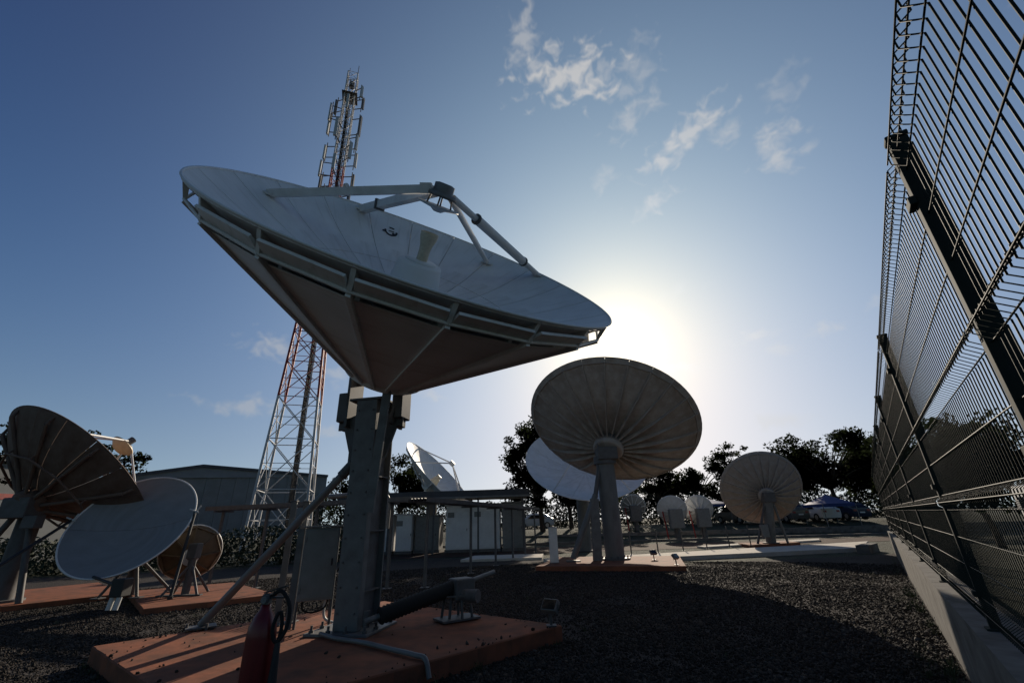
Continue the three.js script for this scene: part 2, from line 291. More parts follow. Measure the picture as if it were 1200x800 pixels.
{ // weeds along the wall foot and the pad edges
  const R = rngOf(404), pos = [], spot = (x, z, n, h) => { for (let i = 0; i < n; i++) { const a = R() * 6.283, r = R() * 0.07, bx = x + Math.cos(a) * r, bz = z + Math.sin(a) * r, l = h * (0.4 + R() * 0.7), lean = 0.3 + R() * 0.5, w = 0.004 + R() * 0.004, c = Math.cos(a + 1.57) * w, d = Math.sin(a + 1.57) * w, mx = bx + Math.cos(a) * l * lean * 0.4, mz = bz + Math.sin(a) * l * lean * 0.4; pos.push(bx - c, 0, bz - d, bx + c, 0, bz + d, mx, l * 0.6, mz, mx - c * 0.6, l * 0.6, mz - d * 0.6, mx + c * 0.6, l * 0.6, mz + d * 0.6, bx + Math.cos(a) * l * lean, l, bz + Math.sin(a) * l * lean); } };
  for (let i = 0; i < 60; i++) { const p = onFence(2.5 + R() * R() * 20, 0.30 - R() * R() * 0.5, 0); spot(p.x, p.z, 8 + R() * 14, 0.06 + R() * 0.12); }
  for (let i = 0; i < 40; i++) { const t = R(), e = [[padF, padR], [padR, padB], [padL, padF]][i % 3], x = e[0][0] + (e[1][0] - e[0][0]) * t, z = e[0][1] + (e[1][1] - e[0][1]) * t, cx = -2.6, cz = -7, k = 1.02 + R() * 0.03; spot(cx + (x - cx) * k, cz + (z - cz) * k, 6 + R() * 12, 0.05 + R() * 0.1); }
  for (let i = 0; i < 70; i++) spot(-10 + R() * 24, -20 + R() * 15, 5 + R() * 9, 0.04 + R() * 0.08);
  const g = new THREE.BufferGeometry(); g.setAttribute('position', new THREE.Float32BufferAttribute(pos, 3)); g.computeVertexNormals();
  const o = new THREE.Mesh(g, std({ color: lin(0.05, 0.065, 0.025), roughness: 0.85, side: THREE.DoubleSide })); o.name = 'weeds'; o.userData.kind = 'stuff'; o.userData.label = 'thin green weeds sprouting through the gravel'; o.userData.category = 'weeds'; scene.add(o);
}

// ---------------------------------------------------------------- antennas
function frameOf(A) { const Y = V(...A).normalize(), X = new THREE.Vector3().crossVectors(Y, UPV).normalize(), Z = new THREE.Vector3().crossVectors(X, Y); return { X, Y, Z, Q: new THREE.Quaternion().setFromRotationMatrix(new THREE.Matrix4().makeBasis(X, Y, Z)) }; }
// one petal of a paraboloid whose rim lies at y = 0; it spans the angle 0..span
function petal(R, dep, r0, r1, span, thick, nr = 6, nt = 3, gap = 0.006) {
  const pos = [], uv = [], idx = [], h = (r) => -dep + dep * (r / R) * (r / R);
  for (const side of [0, 1]) for (let i = 0; i <= nr; i++) for (let j = 0; j <= nt; j++) {
    const r = r0 + (r1 - r0) * i / nr, g = Math.min(gap / r, span * 0.2), t = g / 2 + (span - g) * j / nt;
    pos.push(r * Math.cos(t), h(r) - side * thick, -r * Math.sin(t)); uv.push(r, t * r);
  }
  const n1 = nt + 1, off = (nr + 1) * n1;
  for (let i = 0; i < nr; i++) for (let j = 0; j < nt; j++) { const a = i * n1 + j, b = a + 1, c = a + n1, d = c + 1; idx.push(a, c, b, b, c, d); idx.push(off + a, off + b, off + c, off + b, off + d, off + c); }
  const edge = (a, b) => idx.push(a, b, off + a, b, off + b, off + a);
  for (let j = 0; j < nt; j++) { edge(j, j + 1); edge(nr * n1 + j + 1, nr * n1 + j); }
  for (let i = 0; i < nr; i++) { edge((i + 1) * n1, i * n1); edge(i * n1 + nt, (i + 1) * n1 + nt); }
  const g = new THREE.BufferGeometry(); g.setAttribute('position', new THREE.Float32BufferAttribute(pos, 3)); g.setAttribute('uv', new THREE.Float32BufferAttribute(uv, 2)); g.setIndex(idx);
  const c = toCreasedNormals(g, 0.5); return c;
}
const rotY = (Q, a) => Q.clone().multiply(new THREE.Quaternion().setFromAxisAngle(UPV, a));
function lathe(pts, seg = 24) { return new THREE.LatheGeometry(pts.map(([r, y]) => new THREE.Vector2(r, y)), seg); }

// --- the large antenna on the front pad
{
  const base = [-2.43, PAD_TOP, -7.29], B = V(...base);
  const T = thing('satellite_antenna', 'large white dish antenna on tall grey pedestal standing on the terracotta pad with black actuator', 'antenna', base);
  const C = V(-1.34, 5.753, -5.866), { X, Y, Z, Q } = frameOf([0.384, 0.719, 0.579]), R = 3.2, dep = 1.1, k = 2.5, N = 20, step = 2 * Math.PI / N;
  const c0 = C.clone().sub(B), L = (r, a, y) => c0.clone().addScaledVector(X, r * Math.cos(a)).addScaledVector(Z, r * Math.sin(a)).addScaledVector(Y, y);
  const surf = (fr, deg, lift = 0) => L(fr * R, deg * Math.PI / 180, -dep + dep * fr * fr + lift);
  const refl = group(T, 'reflector');
  const inner = petal(R, dep, 0.35, R * 0.56, step, 0.03, 4, 2, 0.012), outer = petal(R, dep, R * 0.56 + 0.014, R, step, 0.03, 6, 3, 0.012);
  const off = 9 * Math.PI / 180;
  for (let i = 0; i < N; i++) { part(refl, 'panel', inner, MAT.dishFront, c0, rotY(Q, -off + i * step)); part(refl, 'panel', outer, MAT.dishFront, c0, rotY(Q, -off + i * step)); }
  part(refl, 'rim_lip', new THREE.TorusGeometry(R - 0.005, 0.018, 6, 120).rotateX(Math.PI / 2), MAT.dishFront, c0, Q);
  // radial ribs: plates with cut-outs near the rim
  const RI = 0.66, hs = (r) => -dep + dep * (r / R) ** 2 - 0.045, skirt = 0.31, chord = (r) => -k + 0.12 + (k - 0.12 - skirt) * (r - RI) / (R - 0.06 - RI);
  const sh = new THREE.Shape(); sh.moveTo(RI, chord(RI)); sh.lineTo(R - 0.06, -skirt);
  sh.lineTo(R - 0.02, -0.03); for (let i = 1; i <= 10; i++) { const r = R - 0.02 - (R - 0.02 - RI) * i / 10; sh.lineTo(r, hs(r)); }
  sh.closePath();
  for (const [r0, r1] of [[R - 0.37, R - 0.10], [R - 0.74, R - 0.47]]) { const h = new THREE.Path(); h.moveTo(r0, chord(r0) + 0.06); h.lineTo(r1, chord(r1) + 0.05); h.lineTo(r1, hs(r1) - 0.04); h.lineTo(r0, hs(r0) - 0.05); h.closePath(); sh.holes.push(h); }
  const ribG = new THREE.ExtrudeGeometry(sh, { depth: 0.05, bevelEnabled: false }); ribG.translate(0, 0, -0.025);
  const flange = new THREE.BoxGeometry(1, 0.03, 0.11);
  const back = group(T, 'back_structure');
  for (let i = 0; i < N; i++) {
    const a = off + i * step, q = rotY(Q, -a);
    part(back, 'rib', ribG, MAT.dishFront, c0, q);
    const p0 = L(RI, a, chord(RI) - 0.012), p1 = L(R - 0.06, a, -skirt - 0.012);
    beam(back, 'rib_chord', p0, p1, 0.055, 0.03, MAT.dishFront, Y.clone().cross(X.clone().multiplyScalar(Math.cos(a)).addScaledVector(Z, Math.sin(a))).cross(p1.clone().sub(p0).normalize()));
    // rim channel from rib to rib, rolled
    const a2 = a + step, e0 = L(R - 0.045, a + 0.012, -0.20), e1 = L(R - 0.045, a2 - 0.012, -0.20);
    const mid = ((a + step / 2) * 180 / Math.PI) % 360; // the rim band is left out at its two ends
    if (!(mid > 335 || mid < 12 || (mid > 196 && mid < 236))) beam(back, 'rim_channel', e0, e1, 0.19, 0.035, MAT.dishFront, X.clone().multiplyScalar(Math.cos(a + step / 2)).addScaledVector(Z, Math.sin(a + step / 2)).multiplyScalar(0.75).addScaledVector(Y, -0.66));
    const m0 = L(R * 0.62, a, chord(R * 0.62) + 0.06), m1 = L(R * 0.62, a2, chord(R * 0.62) + 0.06); rod(back, 'hoop_bar', m0, m1, 0.022, MAT.steelDark);
    const n0 = L(R * 0.36, a, chord(R * 0.36) + 0.06), n1 = L(R * 0.36, a2, chord(R * 0.36) + 0.06); rod(back, 'hoop_bar', n0, n1, 0.022, MAT.steelDark);
    if (i % 2) rod(back, 'tie_rod', L(R * 0.9, a, chord(R * 0.9) + 0.08), L(R * 0.36, a2, chord(R * 0.36) + 0.05), 0.014, MAT.steel);
    // cladding sheet between two ribs and the hoop under the rim
    const r1 = R * 0.945, sheetPts = [L(RI, a + 0.02, chord(RI) + 0.02), L(RI, a2 - 0.02, chord(RI) + 0.02), L(r1, a2 - 0.006, chord(r1) + 0.02), L(r1, a + 0.006, chord(r1) + 0.02)], up = Y.clone().multiplyScalar(0.012);
    const sp = [...sheetPts, ...sheetPts.map((p) => p.clone().add(up))], sg = new THREE.BufferGeometry(); sg.setAttribute('position', new THREE.Float32BufferAttribute(sp.flatMap((p) => [p.x, p.y, p.z]), 3)); sg.setAttribute('uv', new THREE.Float32BufferAttribute(sp.flatMap((p, n) => [n & 1 ? 0.5 : 0, (n & 3) > 1 ? 1.8 : 0]), 2));
    sg.setIndex([0, 1, 2, 0, 2, 3, 4, 6, 5, 4, 7, 6, 0, 4, 1, 1, 4, 5, 2, 6, 3, 3, 6, 7, 1, 5, 2, 2, 5, 6, 3, 7, 0, 0, 7, 4]); part(back, 'cladding_sheet', toCreasedNormals(sg, 0.3), MAT.dishFront);
    rod(back, 'rim_hoop', L(R - 0.07, a, -skirt + 0.02), L(R - 0.07, a2, -skirt + 0.02), 0.02, MAT.dishFront);
  }
  part(back, 'hub', lathe([[0.001, -k - 0.02], [0.4, -k + 0.0], [0.62, -k + 0.05], [0.70, -k + 0.1], [0.70, -k + 0.36], [0.62, -k + 0.38], [0.6, -dep - 0.06], [0.001, -dep - 0.06]], 36), MAT.dishFront, c0, Q);
  // feed: cone over the vertex, horn, subreflector and its four arms
  const feed = group(T, 'feed_cone');
  part(feed, 'feed_base', lathe([[0.50, -dep + 0.02], [0.42, -0.72], [0.36, -0.34], [0.34, -0.30], [0.001, -0.29]], 28), MAT.dishFront, c0, Q);
  part(feed, 'feed_horn', lathe([[0.09, -0.3], [0.09, -0.1], [0.10, -0.02], [0.14, 0.12], [0.145, 0.2], [0.13, 0.2], [0.08, 0.0]], 24), MAT.feed, c0, Q);
  part(feed, 'feed_flange', lathe([[0.26, -0.31], [0.26, -0.27], [0.09, -0.26]], 24), MAT.white, c0, Q);
  const sub = group(T, 'subreflector');
  part(sub, 'subreflector_dish', lathe([[0.001, 0.545], [0.06, 0.55], [0.12, 0.59], [0.33, 0.625], [0.33, 0.65], [0.12, 0.64], [0.001, 0.62]], 32), MAT.white, c0, Q);
  for (let i = 0; i < 4; i++) rod(sub, 'spacer', L(0.2, i * 1.571 + 0.4, 0.62), L(0.16, i * 1.571 + 0.4, 0.82), 0.014, MAT.steelDark);
  const mount = part(sub, 'mounting_ring', lathe([[0.12, 0.78], [0.24, 0.78], [0.24, 0.84], [0.16, 0.86], [0.16, 0.98], [0.1, 1.0], [0.001, 1.0]], 20), MAT.steel, c0, Q);
  beam(sub, 'bracket', L(0.18, 0.3, 0.86), L(0.34, 0.35, 0.8), 0.2, 0.16, MAT.white, Y);
  const arms = [[0.905, 37, 0.075, 0.3], [0.962, 78, 0.085, 1.2], [0.893, 136, 0.055, 2.5], [0.985, 158, 0.055, 2.9]];
  arms.forEach(([fr, deg, r, a], i) => {
    const foot = surf(fr, deg, 0.0), top = L(0.20, a, 0.84);
    const g = group(T, 'feed_arm');
    if (i < 2) beam(g, 'arm_tube', foot, top, r * 1.7, r * 1.7, MAT.white, Y); else rod(g, 'arm_tube', foot, top, r, MAT.white, 10);
    if (i === 3) { const p = foot.clone().lerp(top, 0.22), q = foot.clone().lerp(top, 0.78); rod(g, 'arm_sleeve', p, q, 0.085, MAT.white, 12); for (const t of [0.22, 0.78]) { const s = foot.clone().lerp(top, t), dir = top.clone().sub(foot).normalize(); rod(g, 'clamp', s.clone().addScaledVector(dir, -0.02), s.clone().addScaledVector(dir, 0.02), 0.10, MAT.steelDark, 12); } }
    if (i === 1) { const s = foot.clone().lerp(top, 0.3), dir = top.clone().sub(foot).normalize(); beam(g, 'clamp', s.clone().addScaledVector(dir, -0.03), s.clone().addScaledVector(dir, 0.03), 0.2, 0.2, MAT.steelDark, Y); }
    rod(g, 'foot_plate', foot.clone().addScaledVector(Y, -0.01), foot.clone().addScaledVector(Y, 0.025), 0.14, MAT.white, 12);
  });
  // emblem printed on the far panel: a broken ring with a bar and two dots
  {
    const p = surf(0.846, 90, 0.0), n = Y.clone().multiplyScalar(1).addScaledVector(Z, -2 * dep * 0.846 / R).normalize(), ex = X.clone(), ez = new THREE.Vector3().crossVectors(ex, n).normalize();
    const q = new THREE.Quaternion().setFromRotationMatrix(new THREE.Matrix4().makeBasis(ex, ez.clone().negate(), n.clone()));
    const ring = new THREE.RingGeometry(0.10, 0.145, 28, 1, -0.3, 3.6), ring2 = new THREE.RingGeometry(0.10, 0.145, 12, 1, 4.1, 0.9), bar = new THREE.PlaneGeometry(0.12, 0.03).translate(-0.01, -0.01, 0), dot = new THREE.CircleGeometry(0.035, 14).translate(-0.05, 0.06, 0), dot2 = new THREE.CircleGeometry(0.03, 14).translate(0.16, 0.03, 0);
    const e = part(T, 'emblem', mergeGeometries([ring, ring2, bar, dot, dot2]), MAT.black, p.clone().addScaledVector(n, 0.012), q); e.userData.label = 'small black ring emblem printed on a reflector panel';
  }
  // yoke, pedestal and braces
  const ped = group(T, 'pedestal'), rot = new THREE.Quaternion().setFromAxisAngle(UPV, -0.20), ax = V(1, 0, 0).applyQuaternion(rot), az = V(0, 0, 1).applyQuaternion(rot);
  const pl = (x, y, z) => V(0, y, 0).addScaledVector(ax, x).addScaledVector(az, z);
  const H = 3.26;
  part(ped, 'front_plate', boxG(0.37, H, 0.03, 0.006), MAT.column, pl(0.062, H / 2 + 0.04, 0.30), rot);
  part(ped, 'rear_plate', boxG(0.37, H, 0.03, 0.006), MAT.column, pl(0.062, H / 2 + 0.04, -0.30), rot);
  part(ped, 'side_plate', boxG(0.03, H, 0.56, 0.006), MAT.column, pl(-0.105, H / 2 + 0.04, 0), rot);
  part(ped, 'web_plate', boxG(0.03, H - 0.02, 0.56, 0.006), MAT.steelDark, pl(0.14, H / 2 + 0.04, 0), rot);
  part(ped, 'flange', boxG(0.05, H, 0.10, 0.006), MAT.column, pl(0.222, H / 2 + 0.04, 0.235), rot);
  part(ped, 'base_plate', boxG(0.95, 0.035, 0.9, 0.006), MAT.steel, pl(0, 0.018, 0), rot);
  part(ped, 'top_plate', boxG(0.6, 0.04, 0.66, 0.006), MAT.steelDark, pl(0.04, H + 0.06, 0), rot);
  for (const [x, z] of [[-0.4, 0.38], [-0.13, 0.4], [0.13, 0.4], [0.4, 0.38], [-0.4, -0.38], [0.4, -0.38], [-0.42, 0.1], [0.42, 0.1]]) { rod(ped, 'anchor_bolt', pl(x, 0.0, z), pl(x, 0.12, z), 0.018, MAT.steelDark); rod(ped, 'nut', pl(x, 0.036, z), pl(x, 0.065, z), 0.034, MAT.steelDark, 6); }
  for (const y of [0.5, 1.3, 2.1, 2.9]) part(ped, 'stiffener', boxG(0.08, 0.02, 0.54), MAT.steelDark, pl(0.195, y, 0), rot);
  for (const z of [0.06, 0.16]) { rod(ped, 'conduit', pl(-0.142, 0.1, z), pl(-0.142, H - 0.3, z), 0.02, MAT.steel, 8); for (const y of [0.6, 1.4, 2.2, 3.0]) part(ped, 'conduit_clip', boxG(0.05, 0.03, 0.07), MAT.steelDark, pl(-0.14, y, z), rot); }
  for (let y = 0.25; y < H; y += 0.32) for (const x of [-0.07, 0.19]) rod(ped, 'bolt_head', pl(x, y, 0.312), pl(x, y, 0.33), 0.016, MAT.steelDark, 6);
  const yoke = group(T, 'yoke'), hub = L(0, 0, -k);
  for (const s of [-1, 1]) {
    const top = hub.clone().addScaledVector(ax, s * 0.52).add(V(0, 0.22, 0)), low = pl(0.06 + s * 0.40, H - 0.38, 0.05);
    beam(yoke, 'yoke_plate', low, top, 0.42, 0.05, MAT.steelDark, ax);
    beam(yoke, 'gusset', pl(0.06 + s * 0.18, H - 0.85, 0.12), pl(0.06 + s * 0.40, H - 0.2, 0.12), 0.26, 0.05, MAT.steelDark, az);
    part(yoke, 'bearing_housing', boxG(0.18, 0.5, 0.36, 0.02), MAT.steelDark, pl(0.05 + s * 0.50, H - 0.02, 0.05), rot);
    part(yoke, 'bearing_cap', boxG(0.16, 0.12, 0.2, 0.01), MAT.steelDark, pl(0.05 + s * 0.47, H - 0.34, 0.05), rot);
    rod(yoke, 'bolt', pl(0.05 + s * 0.56, H - 0.26, 0.12), pl(0.05 + s * 0.56, H - 0.40, 0.12), 0.025, MAT.steelDark);
    rod(yoke, 'trunnion', hub.clone().addScaledVector(ax, s * 0.3).add(V(0, 0.02, 0)), hub.clone().addScaledVector(ax, s * 0.62).add(V(0, 0.02, 0)), 0.1, MAT.steelDark, 14);
  }
  beam(T, 'brace', pl(0.30, 1.55, 0.36), pl(0.46, H + 0.22, 0.40), 0.14, 0.04, MAT.column, az);
  const foot = V(-4.88, PAD_TOP + 0.06, -7.69).sub(B), head = pl(-0.16, 2.36, 0.1);
  const strut = group(T, 'diagonal_strut');
  rod(strut, 'strut_tube', foot, head, 0.062, MAT.steel, 12);
  rod(strut, 'strut_collar', head.clone().lerp(foot, 0.10), head.clone().lerp(foot, 0.02), 0.082, MAT.steelDark, 12);
  part(strut, 'foot_plate', boxG(0.4, 0.025, 0.3, 0.005), MAT.steelDark, foot.clone().setY(0.03), new THREE.Quaternion().setFromAxisAngle(UPV, 0.6));
  for (const [x, z] of [[-0.15, 0.1], [0.15, 0.1], [0, -0.1]]) rod(strut, 'anchor_bolt', foot.clone().add(V(x, -0.06, z)), foot.clone().add(V(x, 0.03, z)), 0.018, MAT.steelDark);
  beam(strut, 'head_bracket', head.clone().add(V(-0.03, -0.16, 0)), head.clone().add(V(-0.03, 0.2, 0)), 0.2, 0.06, MAT.steelDark, az);
  // actuator lying low between the pedestal and its stand
  const act = group(T, 'actuator'), a0 = V(-1.98, 0.40, -7.02).sub(B), a1 = V(-0.98, 0.66, -7.72).sub(B), a2 = V(-0.28, 0.84, -8.2).sub(B);
  const bell = []; for (let i = 0; i <= 44; i++) bell.push([i % 2 ? 0.115 : 0.098, i / 44]);
  const d = a1.clone().sub(a0), bg = lathe([[0.001, 0], ...bell, [0.001, 1]], 18); bg.scale(1, d.length(), 1);
  part(act, 'bellows', bg, MAT.rubber, a0, new THREE.Quaternion().setFromUnitVectors(UPV, d.clone().normalize()));
  rod(act, 'rod_end', a0.clone().addScaledVector(d, -0.16), a0.clone().addScaledVector(d, 0.02), 0.04, MAT.steel, 10);
  rod(act, 'clevis', a0.clone().add(V(-0.16, -0.12, 0.05)), a0.clone().add(V(-0.16, 0.08, 0.05)), 0.045, MAT.steelDark, 10);
  rod(act, 'screw_tube', a1, a1.clone().lerp(a2, 0.8), 0.036, MAT.steel, 12);
  part(act, 'gearbox', boxG(0.34, 0.3, 0.3, 0.03), MAT.steelDark, a1.clone().add(V(0.06, -0.04, -0.02)), new THREE.Quaternion().setFromAxisAngle(UPV, 0.6));
  rod(act, 'motor', a1.clone().add(V(0.02, -0.12, 0.05)), a1.clone().add(V(0.34, -0.12, 0.2)), 0.09, MAT.steelDark, 14);
  part(act, 'stand_plate', boxG(0.62, 0.03, 0.4, 0.006), MAT.steelDark, a1.clone().setY(0.03), new THREE.Quaternion().setFromAxisAngle(UPV, 0.6));
  for (const [x, z] of [[-0.24, 0], [-0.1, 0.12], [0.1, 0.16], [0.24, 0.05], [0, -0.15]]) rod(act, 'stand_leg', a1.clone().add(V(x, 0, z)).setY(0.02), a1.clone().add(V(x * 0.8, 0, z * 0.8)).setY(0.36), 0.022, MAT.steelDark);
  beam(act, 'stand_top', a1.clone().add(V(-0.3, -0.12, 0.05)), a1.clone().add(V(0.3, -0.12, 0.05)), 0.3, 0.02, MAT.steelDark, UPV);
}
// cabinet and posts beside the pedestal
{
  const b = [-3.22, PAD_TOP, -7.62], c = thing('equipment_cabinet', 'grey steel equipment cabinet on legs close to the tall dish pedestal', 'cabinet', b), q = new THREE.Quaternion().setFromAxisAngle(UPV, 0.42);
  const at = (x, y, z) => V(x, y, z).applyQuaternion(q);
  part(c, 'housing', boxG(0.52, 1.02, 0.30, 0.012), MAT.cabinet, at(0.05, 0.86, 0), q);
  part(c, 'door', boxG(0.47, 0.95, 0.015, 0.004), MAT.cabinet, at(0.05, 0.86, 0.16), q);
  rod(c, 'door_handle', at(0.23, 0.82, 0.175), at(0.23, 0.92, 0.175), 0.012, MAT.black);
  for (const y of [0.5, 1.2]) rod(c, 'hinge', at(-0.18, y - 0.04, 0.17), at(-0.18, y + 0.04, 0.17), 0.012, MAT.steel);
  part(c, 'rain_hood', boxG(0.58, 0.025, 0.38, 0.006), MAT.cabinet, at(0.05, 1.385, 0.02), q);
  beam(c, 'side_frame', at(-0.27, 0, 0.06), at(-0.27, 1.36, 0.06), 0.09, 0.05, MAT.column, at(0, 0, 1));
  for (const [x, z] of [[-0.19, 0.12], [0.29, 0.12], [-0.19, -0.12], [0.29, -0.12]]) rod(c, 'leg', at(x, 0, z), at(x, 0.36, z), 0.02, MAT.steelDark);
  part(c, 'cable_loop', tube([at(-0.12, 0.36, 0.1), at(-0.1, 0.24, 0.12), at(0.05, 0.20, 0.13), at(0.2, 0.25, 0.12), at(0.24, 0.36, 0.1)], 0.014, 6, 20), MAT.rubber);
  part(c, 'cable_loop', tube([at(0.33, 1.2, 0.05), at(0.40, 1.32, 0.06), at(0.43, 1.1, 0.06), at(0.36, 0.78, 0.05), at(0.33, 0.72, 0.05)], 0.014, 6, 20), MAT.rubber);
  part(c, 'conduit', tube([at(0.2, 0.36, 0), at(0.22, 0.1, 0.02), at(0.34, 0.03, 0.05), at(0.6, 0.03, 0.1)], 0.02, 6, 16), MAT.plastic);
  for (const [x, z] of [[-3.78, -7.78], [-3.66, -7.98]]) {
    const p = thing('steel_post', 'tall grey steel post at the rear edge of the terracotta pad', 'post', [x, PAD_TOP, z], 'steel posts on the pad');
    beam(p, 'shaft', V(0, 0.02, 0), V(0, 1.78, 0), 0.09, 0.06, MAT.column, V(0.3, 0, 1)); part(p, 'base_plate', boxG(0.2, 0.02, 0.2, 0.004), MAT.steelDark, V(0, 0.01, 0)); part(p, 'cap', boxG(0.11, 0.02, 0.09, 0.004), MAT.steelDark, V(0, 1.795, 0));
  }
  const hose = new THREE.Mesh(tube([V(-2.72, 0.245, -6.88), V(-2.4, 0.235, -6.62), V(-1.95, 0.235, -6.35), V(-1.5, 0.235, -5.98), V(-1.18, 0.235, -5.72), V(-1.05, 0.22, -5.62), V(-0.99, 0.06, -5.56)], 0.028, 8, 60), MAT.steel);
  hose.name = 'conduit_pipe'; hose.castShadow = hose.receiveShadow = true; scene.add(hose); tag(hose, 'thin conduit running across the terracotta pad to its front edge', 'conduit');
}
// small floodlights on the pad corners
function flood(x, y, z, turn, label) {
  const f = thing('floodlight', label, 'floodlight', [x, y, z]), q = new THREE.Quaternion().setFromEuler(new THREE.Euler(-0.7, turn, 0, 'YXZ'));
  rod(f, 'stem', V(0, 0, 0), V(0, 0.16, 0), 0.02, MAT.steelDark, 8); part(f, 'base_plate', boxG(0.14, 0.015, 0.14, 0.003), MAT.steelDark, V(0, 0.008, 0));
  part(f, 'housing', boxG(0.24, 0.17, 0.09, 0.015), MAT.steel, V(0, 0.24, 0), q);
  const d = V(0, 0, 1).applyQuaternion(q); part(f, 'lens', boxG(0.21, 0.14, 0.008, 0.003), MAT.glass, V(0, 0.24, 0).addScaledVector(d, 0.048), q);
  for (const s of [-1, 1]) { const e = V(s * 0.13, 0, 0).applyQuaternion(q); beam(f, 'bracket', V(e.x * 0.9, 0.14, e.z * 0.9), V(e.x, 0.27, e.z), 0.025, 0.006, MAT.steelDark, V(1, 0, 0)); }
}
flood(0.42, PAD_TOP, -7.12, -0.6, 'small floodlight on the corner of the pad with the large pedestal');
flood(5.0, 0.15, -15.5, 0.7, 'small floodlight on the pad of the rib-backed dish');
flood(4.9, 0.15, -17.6, 0.3, 'small floodlight beside the footpath behind the rib-backed dish');

// --- general antenna seen from behind or in front
function antenna(o) {
  const T = thing('satellite_antenna', o.label, 'antenna', o.foot, o.group), B = V(...o.foot);
  const { X, Y, Z, Q } = frameOf(o.A), R = o.R, dep = o.dep ?? R * 0.33, N = o.N ?? 24, step = 2 * Math.PI / N, c0 = V(...o.C).sub(B);
  const L = (r, a, y) => c0.clone().addScaledVector(X, r * Math.cos(a)).addScaledVector(Z, r * Math.sin(a)).addScaledVector(Y, y), h = (r) => -dep + dep * (r / R) ** 2;
  const refl = group(T, 'reflector'), hubR = o.hubR ?? R * 0.16;
  const g = petal(R, dep, hubR * 0.4, R, step, 0.025, 8, 2, 0.012);
  for (let i = 0; i < N; i++) part(refl, 'panel', g, o.front ?? MAT.dishFront, c0, rotY(Q, i * step));
  part(refl, 'rim_lip', new THREE.TorusGeometry(R - 0.004, 0.02, 5, 72).rotateX(Math.PI / 2), o.rim ?? MAT.dishFront, c0, Q);
  const hubD = o.hubD ?? dep + R * 0.16;
  if (o.ribs) { // stiffening ribs along the seams
    const sh = new THREE.Shape(), ro = R * 0.985; sh.moveTo(hubR * 0.9, -hubD + 0.08); sh.lineTo(hubR * 0.9, h(hubR) - 0.03);
    for (let i = 1; i <= 8; i++) { const r = hubR + (ro - hubR) * i / 8; sh.lineTo(r, h(r) - 0.028); }
    for (let i = 8; i >= 1; i--) { const r = hubR + (ro - hubR) * i / 8, u = (r - hubR) / (ro - hubR); sh.lineTo(r, h(r) - 0.028 - (0.05 + (o.ribH ?? 0.16) * (1 - u))); }
    const rg = new THREE.ExtrudeGeometry(sh, { depth: 0.03, bevelEnabled: false }); rg.translate(0, 0, -0.015);
    const bs = group(T, 'back_structure');
    for (let i = 0; i < o.ribs; i++) part(bs, 'rib', rg, o.ribMat ?? MAT.dishFront, c0, rotY(Q, i * 2 * Math.PI / o.ribs));
    for (let i = 0; i < o.ribs; i++) { const a = -i * 2 * Math.PI / o.ribs, b = a - 2 * Math.PI / o.ribs; rod(bs, 'hoop_bar', L(R * 0.96, a, h(R * 0.96) - 0.07), L(R * 0.96, b, h(R * 0.96) - 0.07), 0.022, o.ribMat ?? MAT.dishFront); }
  }
  if (o.frame) { // open back frame: radial beams from the hub to the rim and a ring
    const bs = group(T, 'back_structure');
    for (let i = 0; i < o.frame; i++) {
      const a = (i + 0.5) * 2 * Math.PI / o.frame, b = a + 2 * Math.PI / o.frame;
      rod(bs, 'radial_beam', L(hubR, a, -hubD + 0.1), L(R * 0.93, a, h(R * 0.93) - 0.14), 0.05, (o.frameMat ?? MAT.dishFront)); rod(bs, 'radial_beam', L(R * 0.93, a, h(R * 0.93) - 0.14), L(R * 0.97, a, h(R * 0.97) - 0.02), 0.04, (o.frameMat ?? MAT.dishFront));
      rod(bs, 'hoop_bar', L(R * 0.6, a, h(R * 0.6) - 0.22), L(R * 0.6, b, h(R * 0.6) - 0.22), 0.03, (o.frameMat ?? MAT.dishFront));
      rod(bs, 'standoff', L(R * 0.6, a, h(R * 0.6) - 0.22), L(R * 0.6, a, h(R * 0.6) - 0.02), 0.025, (o.frameMat ?? MAT.dishFront));
    }
  }
  part(T, 'hub', lathe([[0.001, -hubD - 0.1], [hubR * 0.85, -hubD - 0.1], [hubR, -hubD], [hubR, h(hubR) - 0.05], [0.001, h(hubR) - 0.05]], 24), o.hubMat ?? MAT.dishFront, c0, Q);
  if (o.feedAt) {
    const feed = group(T, 'feed');
    for (const a of o.arms) rod(feed, 'feed_arm', L(R * (o.armR ?? 0.96), a, h(R * (o.armR ?? 0.96))), L(0.12, a, o.feedAt), o.armT ?? 0.035, MAT.white, 8);
    rod(feed, 'feed_housing', L(0, 0, o.feedAt - 0.12), L(0, 0, o.feedAt + 0.18), o.feedT ?? 0.16, o.feedMat ?? MAT.white, 14);
    if (o.sub) part(feed, 'subreflector', lathe([[0.001, o.feedAt - 0.34], [o.sub * 0.6, o.feedAt - 0.28], [o.sub, o.feedAt - 0.16], [o.sub, o.feedAt - 0.13], [0.001, o.feedAt - 0.2]], 24), o.subMat ?? MAT.subCream, c0, Q);
    if (o.horn) part(feed, 'feed_horn', lathe([[R * 0.11, -dep], [R * 0.07, -dep + o.horn * 0.7], [R * 0.05, -dep + o.horn * 0.72], [R * 0.06, -dep + o.horn], [0.001, -dep + o.horn]], 18), MAT.feed, c0, Q);
  }
  return { T, L, c0, h, hubD, hubR, B, X, Y, Z };
}
